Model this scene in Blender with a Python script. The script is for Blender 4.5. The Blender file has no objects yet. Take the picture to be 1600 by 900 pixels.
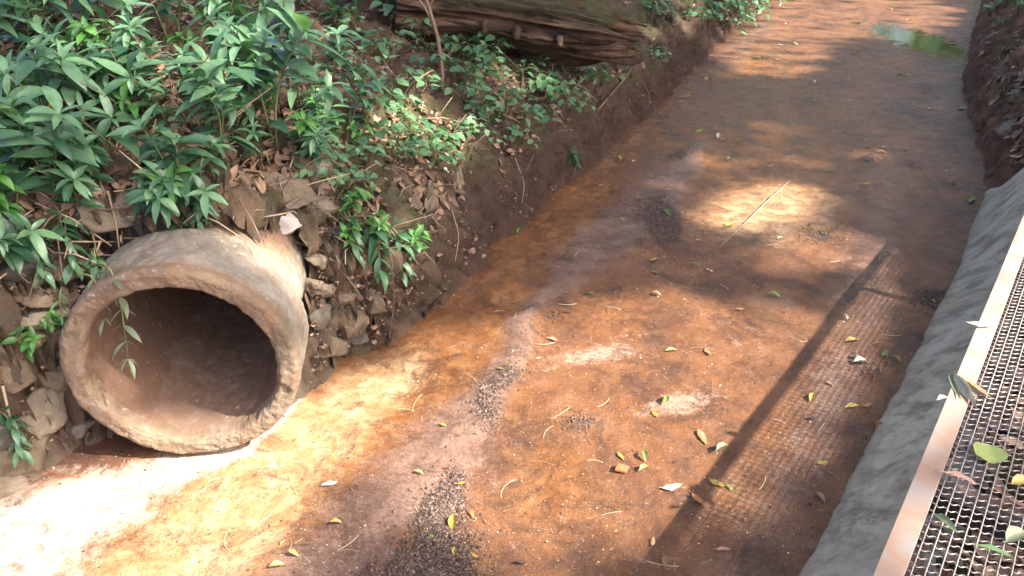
import bpy, math, random
import numpy as np
from mathutils import Vector, Matrix, Euler

# ------------------------------------------------------------------ camera, sky, sun, exposure
C = bpy.context.scene
CAMZ, PITCH, FPX = 2.15, math.radians(28.4), 1200.0
SP, CP = math.sin(PITCH), math.cos(PITCH)
cam = bpy.data.cameras.new("camera")
cam.sensor_width = 36.0
cam.lens = FPX / 1600 * 36
cam.clip_start, cam.clip_end = 0.05, 400
cam_o = bpy.data.objects.new("camera", cam)
C.collection.objects.link(cam_o)
cam_o.location = (0, 0, CAMZ)
cam_o.rotation_euler = (math.pi / 2 - PITCH, 0, 0)
C.camera = cam_o

SUN_EL = math.radians(43.0)
SH = Vector((-0.94, 0.34)).normalized()            # horizontal travel of the sunlight
SUND = np.array([SH.x * math.cos(SUN_EL), SH.y * math.cos(SUN_EL), -math.sin(SUN_EL)])
W = bpy.data.worlds.new("World")
C.world = W
W.use_nodes = True
_n = W.node_tree
_bg = _n.nodes.get("Background") or _n.nodes.new("ShaderNodeBackground")
_sky = _n.nodes.new("ShaderNodeTexSky")
_sky.sky_type = 'NISHITA'
_sky.sun_disc = False
_sky.sun_elevation = SUN_EL
_sky.sun_rotation = math.atan2(-SH.x, -SH.y)
_sky.air_density = 0.55
_sky.dust_density = 5.0
_sky.ozone_density = 0.4
_n.links.new(_sky.outputs[0], _bg.inputs[0])
_bg.inputs[1].default_value = 0.15
sl = bpy.data.lights.new("sun", 'SUN')
sl.energy = 4.4
sl.angle = math.radians(0.8)
sl.color = (1.0, 0.94, 0.84)
so = bpy.data.objects.new("sun", sl)
C.collection.objects.link(so)
so.rotation_euler = Vector(SUND).to_track_quat('-Z', 'Y').to_euler()
vs = C.view_settings
C.display_settings.display_device = 'sRGB'
vs.view_transform = 'Standard'
vs.look = 'None'
vs.gamma = 1.0
vs.use_curve_mapping = False
vs.exposure = 2.38
C.cycles.max_bounces = 8
C.cycles.transparent_max_bounces = 8
C.cycles.use_denoising = True

# ------------------------------------------------------------------ helpers
RNG = np.random.default_rng(7)
R = random.Random(11)

def G(px, py, z=0.0):
    """the point at height z that the photograph shows at (px, py)"""
    v = (py - 450) / FPX
    zc = (CAMZ - z) / (SP + v * CP)
    return np.array([(px - 800) / FPX * zc, zc * (CP - v * SP), z])

def to_px(p):
    p = np.asarray(p, float)
    h = CAMZ - p[..., 2]
    zc = np.maximum(p[..., 1] * CP + h * SP, 0.05)
    return 800 + FPX * p[..., 0] / zc, 450 + FPX * (h * CP - p[..., 1] * SP) / zc, zc

def _hash(ix, iy, iz, seed):
    h = (ix.astype(np.int64) * 374761393 + iy.astype(np.int64) * 668265263 + iz.astype(np.int64) * 1440662683 + seed * 974634777) & 0xFFFFFFFF
    h = ((h ^ (h >> 13)) * 1274126177) & 0xFFFFFFFF
    h = ((h ^ (h >> 16)) * 2246822519) & 0xFFFFFFFF
    h = h ^ (h >> 15)
    return (h & 0xFFFFFF) / float(0xFFFFFF)

def vnoise(p, seed=0):
    i = np.floor(p)
    f = p - i
    f = f * f * f * (f * (f * 6 - 15) + 10)
    i = i.astype(np.int64)
    r = 0
    for dx in (0, 1):
        wx = f[:, 0] if dx else 1 - f[:, 0]
        for dy in (0, 1):
            wy = f[:, 1] if dy else 1 - f[:, 1]
            for dz in (0, 1):
                wz = f[:, 2] if dz else 1 - f[:, 2]
                r = r + wx * wy * wz * _hash(i[:, 0] + dx, i[:, 1] + dy, i[:, 2] + dz, seed)
    return r * 2 - 1

def fbm(p, freq, octv=4, seed=0, gain=0.5):
    p = np.asarray(p, float)
    r, a, s = 0, 1.0, 0.0
    for k in range(octv):
        r = r + a * vnoise(p * freq + k * 17.3, seed + k)
        s += a
        a *= gain
        freq *= 2.03
    return r / s

def xy0(x, y, z=0.0):
    return np.stack([x, y, np.zeros_like(x) + z], -1)

def worley(p, seed=0):
    """distance to the nearest and second nearest cell point, and a random value per cell"""
    i = np.floor(p).astype(np.int64)
    d1 = np.full(len(p), 9.0); d2 = np.full(len(p), 9.0); idv = np.zeros(len(p))
    for dx in (-1, 0, 1):
        for dy in (-1, 0, 1):
            for dz in (-1, 0, 1):
                j = i + np.array([dx, dy, dz])
                q = np.stack([_hash(j[:, 0], j[:, 1], j[:, 2], seed + s) for s in (1, 2, 3)], -1) + j
                d = np.sqrt(((q - p) ** 2).sum(1))
                v = _hash(j[:, 0], j[:, 1], j[:, 2], seed + 9)
                near = d < d1
                d2 = np.where(near, d1, np.minimum(d2, d))
                idv = np.where(near, v, idv)
                d1 = np.where(near, d, d1)
    return d1, d2, idv

def sstep(a, b, x):
    t = np.clip((x - a) / (b - a), 0, 1)
    return t * t * (3 - 2 * t)

class MB:
    """collects shapes, then links them as ONE mesh object"""
    def __init__(self):
        self.v, self.f, self.t, self.n = [], [], [], 0
    def add(self, verts, faces, tint=None):
        verts = np.asarray(verts, float)
        self.v.append(verts)
        o = self.n
        self.f.extend([tuple(int(i) + o for i in f) for f in faces])
        self.n += len(verts)
        self.t.append(np.full(len(verts), R.random() if tint is None else tint))
    def box(self, c, sx, sy, sz, rot=None):
        v = np.array([(x, y, z) for x in (-.5, .5) for y in (-.5, .5) for z in (-.5, .5)]) * [sx, sy, sz]
        if rot is not None:
            v = v @ np.array(rot).T
        self.add(v + np.asarray(c, float), [(0, 1, 3, 2), (4, 6, 7, 5), (0, 4, 5, 1), (2, 3, 7, 6), (0, 2, 6, 4), (1, 5, 7, 3)])
    def tube(self, pts, rad, n=6, tint=None, cap=True):
        pts = np.asarray(pts, float)
        m = len(pts)
        rad = np.zeros(m) + rad
        tan = np.gradient(pts, axis=0)
        tan /= np.linalg.norm(tan, axis=1)[:, None] + 1e-9
        up = np.array([0, 0, 1.0]) if abs(tan[0, 2]) < 0.9 else np.array([1.0, 0, 0])
        vs_ = []
        for k in range(m):
            a = np.cross(up, tan[k]); a /= np.linalg.norm(a) + 1e-9
            b = np.cross(tan[k], a)
            up = b
            th = np.arange(n) / n * 2 * math.pi
            vs_.append(pts[k] + rad[k] * (np.cos(th)[:, None] * a + np.sin(th)[:, None] * b))
        f = []
        for k in range(m - 1):
            for j in range(n):
                f.append((k * n + j, k * n + (j + 1) % n, (k + 1) * n + (j + 1) % n, (k + 1) * n + j))
        if cap:
            f.append(tuple(range(n - 1, -1, -1)))
            f.append(tuple(range((m - 1) * n, m * n)))
        self.add(np.concatenate(vs_), f, tint)
    def build(self, name, mat, parent=None, smooth=True, loc=None):
        v = np.concatenate(self.v) if self.v else np.zeros((0, 3))
        if loc is not None:
            v = v - np.asarray(loc, float)
        me = bpy.data.meshes.new(name)
        me.from_pydata(v.tolist(), [], self.f)
        if len(v):
            a = me.attributes.new("tint", 'FLOAT', 'POINT')
            a.data.foreach_set("value", np.concatenate(self.t).astype(np.float32))
        me.materials.append(mat)
        if smooth:
            me.polygons.foreach_set("use_smooth", np.ones(len(me.polygons), bool))
        me.update()
        o = bpy.data.objects.new(name, me)
        C.collection.objects.link(o)
        if parent is not None:
            o.parent = parent
        if loc is not None:
            o.location = loc
        return o

def tag(o, label=None, cat=None, group=None, kind=None):
    if label: o["label"] = label
    if cat: o["category"] = cat
    if group: o["group"] = group
    if kind: o["kind"] = kind
    return o

def empty(name, loc=(0, 0, 0)):
    o = bpy.data.objects.new(name, None)
    o.empty_display_size = 0.1
    C.collection.objects.link(o)
    o.location = loc
    return o

def grid_mesh(name, P, keep, mat, attrs=None, parent=None):
    """P: (m, n, 3) grid of points, keep: (m-1, n-1) faces kept"""
    m, n, _ = P.shape
    idx = np.arange(m * n).reshape(m, n)
    q = np.stack([idx[:-1, :-1], idx[:-1, 1:], idx[1:, 1:], idx[1:, :-1]], -1)[keep]
    used = np.zeros(m * n, bool); used[q.ravel()] = True
    new = np.cumsum(used) - 1
    q = new[q]
    v = P.reshape(-1, 3)[used]
    me = bpy.data.meshes.new(name)
    me.vertices.add(len(v)); me.vertices.foreach_set("co", v.ravel().astype(np.float32))
    me.loops.add(q.size); me.loops.foreach_set("vertex_index", q.ravel().astype(np.int32))
    me.polygons.add(len(q)); me.polygons.foreach_set("loop_start", (np.arange(len(q)) * 4).astype(np.int32))
    me.polygons.foreach_set("use_smooth", np.ones(len(q), bool))
    me.update(calc_edges=True)
    me.validate()
    for k, a in (attrs or {}).items():
        at = me.attributes.new(k, 'FLOAT', 'POINT')
        at.data.foreach_set("value", a.reshape(-1)[used].astype(np.float32))
    me.materials.append(mat)
    o = bpy.data.objects.new(name, me)
    C.collection.objects.link(o)
    if parent is not None: o.parent = parent
    return o

# ------------------------------------------------------------------ material helpers
class NT:
    def __init__(self, name):
        self.m = bpy.data.materials.new(name)
        self.m.use_nodes = True
        self.t = self.m.node_tree
        self.b = self.t.nodes["Principled BSDF"]
        self.out = self.t.nodes["Material Output"]
    def node(self, ty, **kw):
        n = self.t.nodes.new(ty)
        for k, v in kw.items(): setattr(n, k, v)
        return n
    def put(self, sock, v):
        if isinstance(v, bpy.types.NodeSocket): self.t.links.new(v, sock)
        elif isinstance(v, (tuple, list)) and len(v) == 3 and sock.type == 'RGBA': sock.default_value = (*v, 1)
        else: sock.default_value = v
    def coord(self): 
        if not hasattr(self, "_c"): self._c = self.node("ShaderNodeTexCoord").outputs["Object"]
        return self._c
    def attr(self, name):
        return self.node("ShaderNodeAttribute", attribute_name=name).outputs["Fac"]
    def noise(self, scale, detail=5, rough=0.55, dist=0.0, vec=None):
        n = self.node("ShaderNodeTexNoise")
        self.put(n.inputs["Vector"], vec if vec is not None else self.coord())
        n.inputs["Scale"].default_value = scale; n.inputs["Detail"].default_value = detail
        n.inputs["Roughness"].default_value = rough; n.inputs["Distortion"].default_value = dist
        return n.outputs["Fac"]
    def voro(self, scale, feature='F1', vec=None, out="Distance"):
        n = self.node("ShaderNodeTexVoronoi", feature=feature)
        self.put(n.inputs["Vector"], vec if vec is not None else self.coord())
        n.inputs["Scale"].default_value = scale
        return n.outputs[out]
    def scaled(self, s):
        n = self.node("ShaderNodeMapping"); self.put(n.inputs["Vector"], self.coord()); n.inputs["Scale"].default_value = s
        return n.outputs[0]
    def rng(self, v, a, b, c=0.0, d=1.0):
        n = self.node("ShaderNodeMapRange", interpolation_type='SMOOTHSTEP')
        self.put(n.inputs[0], v); n.inputs[1].default_value = a; n.inputs[2].default_value = b
        n.inputs[3].default_value = c; n.inputs[4].default_value = d
        return n.outputs[0]
    def math(self, op, a, b=0.0):
        n = self.node("ShaderNodeMath", operation=op); self.put(n.inputs[0], a); self.put(n.inputs[1], b)
        return n.outputs[0]
    def mix(self, f, a, b, blend='MIX'):
        n = self.node("ShaderNodeMix", data_type='RGBA', blend_type=blend)
        self.put(n.inputs[0], f); self.put(n.inputs[6], a); self.put(n.inputs[7], b)
        return n.outputs[2]
    def ramp(self, f, stops):
        n = self.node("ShaderNodeValToRGB")
        self.put(n.inputs[0], f)
        e = n.color_ramp.elements
        while len(e) < len(stops): e.new(0.5)
        for k, (p, c) in enumerate(stops):
            e[k].position = p; e[k].color = (*c, 1)
        return n.outputs[0]
    def bump(self, h, strength, dist=0.01, normal=None):
        n = self.node("ShaderNodeBump"); n.inputs["Strength"].default_value = strength; n.inputs["Distance"].default_value = dist
        self.put(n.inputs["Height"], h)
        if normal is not None: self.put(n.inputs["Normal"], normal)
        self.put(self.b.inputs["Normal"], n.outputs[0])
        return n.outputs[0]
    def set(self, col=None, rough=None, spec=None, **kw):
        if col is not None: self.put(self.b.inputs["Base Color"], col)
        if rough is not None: self.put(self.b.inputs["Roughness"], rough)
        if spec is not None: self.put(self.b.inputs["Specular IOR Level"], spec)
        return self.m

def mat_bed():
    n = NT("channel_bed")
    sed, pale, mud, org = n.attr("sed"), n.attr("pale"), n.attr("mud"), n.attr("org")
    n1 = n.noise(2.1, 10, 0.70, 0.6); n2 = n.noise(9, 9, 0.74, 0.4); n3 = n.noise(48, 6, 0.75); n4 = n.noise(115, 4, 0.75)
    nm = n.noise(4.3, 10, 0.75, 0.9)
    warp = n.math('ADD', n.math('MULTIPLY', n.math('SUBTRACT', nm, 0.5), 2.1), n.math('ADD', n.math('MULTIPLY', n.math('SUBTRACT', n2, 0.5), 1.1), n.math('MULTIPLY', n.math('SUBTRACT', n3, 0.5), 1.0)))
    brown = n.ramp(n1, [(0.32, (0.075, 0.040, 0.028)), (0.43, (0.13, 0.062, 0.036)), (0.50, (0.19, 0.086, 0.040)), (0.58, (0.225, 0.11, 0.056)), (0.68, (0.215, 0.135, 0.098))])
    orange = n.ramp(n2, [(0.30, (0.11, 0.047, 0.018)), (0.48, (0.205, 0.085, 0.028)), (0.66, (0.29, 0.145, 0.055))])
    c = n.mix(n.rng(n.math('ADD', org, n.math('MULTIPLY', warp, 0.45)), 0.22, 0.78, 0, 0.92), brown, orange)
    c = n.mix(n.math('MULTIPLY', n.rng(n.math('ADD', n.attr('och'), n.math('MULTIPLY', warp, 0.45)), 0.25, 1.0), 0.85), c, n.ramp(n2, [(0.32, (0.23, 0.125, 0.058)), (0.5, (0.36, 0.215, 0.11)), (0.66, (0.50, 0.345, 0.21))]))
    sc = n.ramp(n.math('ADD', n.math('MULTIPLY', n3, 0.5), n.math('MULTIPLY', nm, 0.5)), [(0.34, (0.095, 0.058, 0.046)), (0.5, (0.205, 0.13, 0.102)), (0.64, (0.31, 0.215, 0.17))])
    c = n.mix(n.rng(n.math('ADD', sed, n.math('MULTIPLY', warp, 0.75)), 0.25, 0.85, 0, .9), c, sc)
    pc = n.ramp(n2, [(0.3, (0.22, 0.14, 0.098)), (0.7, (0.37, 0.265, 0.20))])
    pc = n.mix(n.rng(pale, 0.55, 0.95), pc, n.ramp(n2, [(0.3, (0.29, 0.215, 0.165)), (0.65, (0.50, 0.41, 0.33))]))
    pf = n.math('ADD', pale, n.math('MULTIPLY', warp, 0.75))
    c = n.mix(n.rng(pf, 0.42, 0.68), c, pc)
    # pale mineral crust in ragged patches, darker algae films, wet grains
    cr = n.noise(6.5, 12, 0.85, 1.6)
    c = n.mix(n.rng(cr, 0.54, 0.63, 0, 0.7), c, (0.30, 0.19, 0.135))
    dk = n.math('ADD', n.noise(3.1, 12, 0.84, 1.2), n.math('MULTIPLY', n.math('SUBTRACT', n4, 0.5), 0.35))
    c = n.mix(n.rng(dk, 0.49, 0.62, 0, 0.78), c, (0.062, 0.036, 0.027))
    dk2 = n.math('ADD', n.noise(13, 8, 0.8, 0.8), n.math('MULTIPLY', n.math('SUBTRACT', n4, 0.5), 0.4))
    c = n.mix(n.rng(dk2, 0.53, 0.66, 0, 0.66), c, (0.065, 0.038, 0.028))
    mf = n.rng(n.math('ADD', mud, n.math('MULTIPLY', warp, 0.8)), 0.40, 0.66)
    c = n.mix(mf, c, n.ramp(n3, [(0.3, (0.035, 0.023, 0.018)), (0.7, (0.10, 0.066, 0.052))]))
    g = n.ramp(n4, [(0.28, (0.45, 0.42, 0.40)), (0.5, (0.95, 0.95, 0.95)), (0.72, (1.55, 1.6, 1.65))])
    c = n.mix(0.38, c, g, 'MULTIPLY')
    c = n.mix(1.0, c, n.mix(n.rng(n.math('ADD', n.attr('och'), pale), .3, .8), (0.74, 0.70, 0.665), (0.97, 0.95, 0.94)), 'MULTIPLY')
    c = n.mix(n.rng(n.noise(88, 2, 0.6), 0.66, 0.74, 0, 0.75), c, (0.38, 0.27, 0.19))
    rough = n.math('ADD', n.rng(n2, 0.35, 0.65, 0.28, 0.55), n.math('MULTIPLY', org, -0.20))
    rough = n.math('ADD', rough, n.math('MULTIPLY', n.rng(pf, 0.4, 0.7), 0.3))
    h = n.math('ADD', n.math('MULTIPLY', n2, 0.35), n.math('ADD', n.math('MULTIPLY', n3, 0.4), n.math('MULTIPLY', n4, 0.28)))
    n.bump(h, 0.62, 0.022)
    n.put(n.b.inputs['Coat Weight'], n.math('MULTIPLY', n.rng(n.math('ADD', org, n.math('MULTIPLY', warp, 0.5)), 0.2, 0.8), 0.05))
    n.b.inputs['Coat Roughness'].default_value = 0.14
    return n.set(c, rough, 0.28)

def mat_earth(name, red=0.0, damp=0.0):
    n = NT(name)
    n1 = n.noise(1.7, 7, 0.62, 0.3); n2 = n.noise(9, 8, 0.7); n3 = n.noise(48, 6, 0.72); n4 = n.noise(190, 3, 0.7)
    f = n.math('ADD', n.math('MULTIPLY', n1, 0.5), n.math('MULTIPLY', n2, 0.5))
    c = n.ramp(f, [(0.30, (0.045, 0.026, 0.018)), (0.44, (0.105, 0.06, 0.04)), (0.54, (0.155, 0.094, 0.062)), (0.68, (0.225, 0.15, 0.102))])
    rock = n.attr("rock")
    rc = n.ramp(n.math('ADD', n.math('MULTIPLY', n.attr("cell"), 0.7), n.math('MULTIPLY', n2, 0.3)),
                [(0.15, (0.11, 0.072, 0.043)), (0.4, (0.18, 0.125, 0.074)), (0.6, (0.14, 0.11, 0.08)), (0.85, (0.24, 0.16, 0.10))])
    c = n.mix(n.math('MULTIPLY', rock, n.rng(n3, 0.25, 0.6, 0.55, 1.0)), c, rc)
    moss = n.math('MULTIPLY', n.attr("moss"), n.rng(n1, 0.46, 0.58))
    c = n.mix(moss, c, n.ramp(n3, [(0.3, (0.05, 0.06, 0.018)), (0.7, (0.12, 0.125, 0.045))]))
    c = n.mix(n.rng(n4, 0.56, 0.70, 0, 0.6), c, (0.045, 0.027, 0.019))
    c = n.mix(n.rng(n.noise(85, 3, 0.7), 0.62, 0.74, 0, 0.6), c, (0.34, 0.25, 0.18))
    c = n.mix(n.attr("wet"), c, n.mix(1.0, c, (0.60, 0.52, 0.50), 'MULTIPLY'))
    if red: c = n.mix(1.0, c, (1 + red, 1 + red * .45, 1 + red * .25), 'MULTIPLY')
    h = n.math('ADD', n.math('MULTIPLY', n2, 0.3), n.math('ADD', n.math('MULTIPLY', n3, 0.42), n.math('MULTIPLY', n4, 0.3)))
    n.bump(n.math('ADD', h, n.math('MULTIPLY', n.voro(16, 'F1'), 0.25)), 1.0, 0.075)
    return n.set(c, n.rng(n2, 0.3, 0.7, 0.6, 0.95), 0.3)

def mat_concrete(name, base=((0.20, 0.175, 0.14), (0.33, 0.29, 0.235), (0.42, 0.385, 0.33)), stain=(0.20, 0.105, 0.058), sf=0.6, streak=None, moss=0.5, bump=0.6):
    n = NT(name)
    n1 = n.noise(2.6, 8, 0.65, 0.5); n2 = n.noise(16, 8, 0.72); n3 = n.noise(80, 5, 0.75); n4 = n.noise(260, 2, 0.6)
    c = n.ramp(n2, [(0.3, base[0]), (0.52, base[1]), (0.72, base[2])])
    if streak is not None:
        st = n.noise(1.0, 7, 0.7, 0.3, vec=n.scaled(streak))
        c = n.mix(n.rng(st, 0.42, 0.62, 0, 0.75), c, tuple(x * 1.45 for x in base[1]))
        c = n.mix(n.rng(st, 0.52, 0.36, 0, 0.6), c, tuple(x * 0.5 for x in base[0]))
    c = n.mix(n.math('MULTIPLY', n.rng(n1, 0.38, 0.62), sf), c, stain)
    c = n.mix(n.math('MULTIPLY', n.attr("stain"), n.rng(n2, 0.3, 0.55, 0.45, 0.95)), c, stain)
    c = n.mix(n.math('MULTIPLY', n.rng(n.noise(4.3, 8, 0.75), 0.52, 0.66), moss), c, (0.075, 0.07, 0.035))
    c = n.mix(n.rng(n3, 0.58, 0.72, 0, 0.55), c, (0.075, 0.055, 0.038))
    c = n.mix(n.rng(n.noise(36, 4, 0.7), 0.60, 0.72, 0, 0.5), c, (0.52, 0.47, 0.40))
    h = n.math('ADD', n.math('MULTIPLY', n2, 0.3), n.math('ADD', n.math('MULTIPLY', n3, 0.45), n.math('MULTIPLY', n4, 0.3)))
    n.bump(h, bump, 0.012)
    return n.set(c, n.rng(n2, 0.3, 0.7, 0.65, 0.92), 0.3)

def mat_leaf(name, lo, hi, rough=0.34, trans=0.35, spot=None, dry=False, sl=(.56, .66)):
    n = NT(name)
    t = n.attr("tint")
    c = n.mix(t, lo, hi)
    n2 = n.noise(24, 4, 0.6)
    c = n.mix(n.rng(n2, 0.35, 0.7, 0, 0.4), c, tuple(x * (0.62 if not dry else 0.7) for x in lo))
    if spot is not None:
        c = n.mix(n.rng(n.noise(95, 3, 0.7), sl[0], sl[1], 0, 0.8), c, spot)
    n.bump(n.noise(60, 3, 0.6), 0.25, 0.004)
    n.set(c, rough, 0.5)
    tr = n.node("ShaderNodeBsdfTranslucent")
    n.put(tr.inputs[0], n.mix(1.0, c, (1.0, 1.25, 0.55) if not dry else (1.0, 0.9, 0.7), 'MULTIPLY'))
    ms = n.node("ShaderNodeMixShader")
    ms.inputs[0].default_value = trans
    n.t.links.new(n.b.outputs[0], ms.inputs[1]); n.t.links.new(tr.outputs[0], ms.inputs[2])
    n.t.links.new(ms.outputs[0], n.out.inputs[0])
    return n.m

def mat_simple(name, stops, scale=12, rough=0.7, bump=0.5, bdist=0.01, metallic=0.0, spec=0.4, tint=0.5):
    n = NT(name)
    n2 = n.noise(scale, 8, 0.68, 0.3)
    f = n.math('ADD', n.math('MULTIPLY', n2, 1 - tint * 0.5), n.math('MULTIPLY', n.math('SUBTRACT', n.attr("tint"), 0.5), tint * 0.6))
    c = n.ramp(n.math('ADD', f, tint * 0.25), stops)
    n.bump(n.math('ADD', n2, n.math('MULTIPLY', n.noise(scale * 6, 4, 0.7), 0.5)), bump, bdist)
    n.b.inputs["Metallic"].default_value = metallic
    return n.set(c, rough, spec)

M = {}
M['bed'] = mat_bed()
M['bank'] = mat_earth("bank_earth")
M['redbank'] = mat_earth("red_bank_earth", red=.6)
M['pipe'] = mat_concrete("pipe_concrete", base=((0.13, 0.11, 0.085), (0.21, 0.185, 0.15), (0.29, 0.26, 0.22)), stain=(0.17, 0.09, 0.05), sf=0.45, moss=0.6)
M['rim'] = mat_concrete("pipe_rim_mortar", base=((0.13, 0.095, 0.065), (0.225, 0.17, 0.118), (0.32, 0.26, 0.195)), stain=(0.19, 0.105, 0.058), sf=0.55, moss=0.45, bump=1.2)
M['wall'] = mat_concrete("wall_render", base=((0.25, 0.21, 0.15), (0.36, 0.315, 0.235), (0.46, 0.41, 0.32)), stain=(0.25, 0.185, 0.115), sf=0.3, streak=(7.0, 7.0, 1.2), moss=0.18)
M['stone'] = mat_simple("bank_stone", [(0.25, (0.075, 0.05, 0.033)), (0.45, (0.145, 0.105, 0.066)), (0.6, (0.17, 0.135, 0.095)), (0.8, (0.26, 0.195, 0.135))], 14, 0.85, 0.9, 0.02)
M['greystone'] = mat_simple("grey_stone", [(0.25, (0.05, 0.040, 0.031)), (0.5, (0.092, 0.075, 0.058)), (0.75, (0.14, 0.118, 0.092))], 18, 0.8, 0.7, 0.015)
M['whitestone'] = mat_simple("limewashed_stone", [(0.38, (0.13, 0.105, 0.085)), (0.5, (0.36, 0.32, 0.29)), (0.8, (0.46, 0.43, 0.40))], 16, 0.8, 0.6, 0.012)
M['gravel'] = mat_simple("gravel", [(0.2, (0.030, 0.019, 0.014)), (0.5, (0.085, 0.050, 0.036)), (0.8, (0.17, 0.108, 0.08))], 40, 0.55, 0.6, 0.004, tint=1.0)
M['grit'] = mat_simple("grit", [(0.2, (0.10, 0.06, 0.04)), (0.5, (0.36, 0.27, 0.16)), (0.8, (0.62, 0.54, 0.38))], 40, 0.6, 0.2, 0.002, tint=1.0)
M['litter'] = mat_leaf("leaf_litter", (0.10, 0.055, 0.033), (0.34, 0.21, 0.13), 0.65, 0.1, dry=True)
M['twig'] = mat_simple("twig_bark", [(0.2, (0.09, 0.055, 0.035)), (0.5, (0.20, 0.135, 0.085)), (0.8, (0.36, 0.27, 0.18))], 30, 0.8, 0.5, 0.004, tint=1.0)
M['stem'] = mat_simple("green_stem", [(0.2, (0.05, 0.06, 0.02)), (0.5, (0.10, 0.115, 0.04)), (0.8, (0.17, 0.13, 0.06))], 20, 0.55, 0.3, 0.003, tint=0.6)
M['lance'] = mat_leaf("lance_leaf", (0.034, 0.094, 0.050), (0.15, 0.275, 0.14), 0.26, 0.3, spot=(0.10, 0.075, 0.03), sl=(.66, .70))
M['bright'] = mat_leaf("young_leaf", (0.05, 0.16, 0.035), (0.13, 0.29, 0.075), 0.36, 0.35)
M['ovate'] = mat_leaf("ovate_leaf", (0.050, 0.125, 0.056), (0.18, 0.30, 0.14), 0.28, 0.3, spot=(0.14, 0.10, 0.04), sl=(.65, .70))
M['greyleaf'] = mat_leaf("wilted_leaf", (0.09, 0.115, 0.06), (0.19, 0.21, 0.13), 0.5, 0.25)
M['yellow'] = mat_leaf("yellow_leaf", (0.27, 0.17, 0.03), (0.42, 0.31, 0.08), 0.5, 0.15, spot=(0.20, 0.10, 0.03), dry=True)
M['tan'] = mat_leaf("tan_leaf", (0.23, 0.135, 0.06), (0.36, 0.25, 0.14), 0.6, 0.12, spot=(0.14, 0.07, 0.03), dry=True)
M['rust'] = mat_leaf("rust_leaf", (0.26, 0.10, 0.03), (0.38, 0.18, 0.06), 0.55, 0.12, spot=(0.10, 0.04, 0.02), dry=True)
M['darkleaf'] = mat_leaf("dark_leaf", (0.05, 0.028, 0.02), (0.09, 0.05, 0.03), 0.5, 0.05, dry=True)
M['greenfall'] = mat_leaf("fresh_fallen_leaf", (0.10, 0.165, 0.035), (0.19, 0.26, 0.065), 0.45, 0.2, spot=(0.10, 0.12, 0.03))
M['lime'] = mat_leaf("lime_leaf", (0.30, 0.36, 0.10), (0.36, 0.41, 0.14), 0.5, 0.25)
M['pale'] = mat_leaf("pale_leaf", (0.33, 0.29, 0.21), (0.45, 0.40, 0.31), 0.6, 0.1, spot=(0.20, 0.19, 0.13), dry=True)
M['pinkleaf'] = mat_leaf("pinkish_leaf", (0.45, 0.25, 0.18), (0.55, 0.34, 0.26), 0.6, 0.15, dry=True)
M['bark'] = mat_simple("tree_bark", [(0.25, (0.05, 0.035, 0.025)), (0.5, (0.12, 0.09, 0.065)), (0.8, (0.22, 0.18, 0.14))], 9, 0.9, 0.9, 0.03)
M['canopy'] = mat_leaf("canopy_leaf", (0.04, 0.10, 0.025), (0.10, 0.20, 0.05), 0.4, 0.35)
M['wire'] = mat_simple("galvanised_wire", [(0.25, (0.20, 0.155, 0.125)), (0.5, (0.36, 0.30, 0.26)), (0.8, (0.46, 0.41, 0.37))], 60, 0.42, 0.2, 0.001, metallic=0.35, tint=0.3)
M['iron'] = mat_simple("dark_iron", [(0.25, (0.02, 0.018, 0.02)), (0.5, (0.035, 0.03, 0.03)), (0.8, (0.07, 0.045, 0.035))], 30, 0.6, 0.3, 0.003)
M['plate'] = mat_simple("deck_plate", [(0.25, (0.12, 0.08, 0.06)), (0.5, (0.20, 0.15, 0.12)), (0.8, (0.30, 0.24, 0.2))], 15, 0.6, 0.3, 0.003)

def mat_frame():
    n = NT("primed_steel")
    n1 = n.noise(3.2, 6, 0.6, 0.3); n2 = n.noise(30, 6, 0.7)
    c = n.ramp(n1, [(0.30, (0.27, 0.225, 0.195)), (0.48, (0.28, 0.21, 0.17)), (0.56, (0.28, 0.175, 0.12)), (0.70, (0.25, 0.23, 0.215))])
    c = n.mix(n.rng(n2, 0.62, 0.75, 0, 0.6), c, (0.36, 0.20, 0.13))
    n.bump(n2, 0.15, 0.003)
    return n.set(c, n.rng(n2, 0.3, 0.7, 0.4, 0.6), 0.4)
M['frame'] = mat_frame()

def mat_log():
    n = NT("rotting_log")
    v = n.attr("along")
    n1 = n.noise(1.0, 8, 0.72, 0.3, vec=n.scaled((1.5, 9, 9))); n2 = n.noise(10, 8, 0.7); n3 = n.noise(70, 4, 0.7)
    c = n.ramp(n.math('ADD', n.math('MULTIPLY', n1, 0.75), n.math('MULTIPLY', n2, 0.25)),
               [(0.34, (0.022, 0.013, 0.009)), (0.46, (0.07, 0.038, 0.024)), (0.55, (0.13, 0.076, 0.045)), (0.70, (0.24, 0.155, 0.088))])
    c = n.mix(n.rng(n3, 0.55, 0.7, 0, 0.6), c, (0.03, 0.018, 0.012))
    c = n.mix(n.math('MULTIPLY', v, n.rng(n2, 0.36, 0.58, 0.0, 0.85)), c, n.ramp(n3, [(0.3, (0.035, 0.045, 0.018)), (0.7, (0.10, 0.105, 0.05))]))
    n.bump(n.math('ADD', n1, n.math('ADD', n.math('MULTIPLY', n2, 0.6), n.math('MULTIPLY', n3, 0.3))), 1.0, 0.06)
    return n.set(c, 0.85, 0.25)
M['log'] = mat_log()

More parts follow.
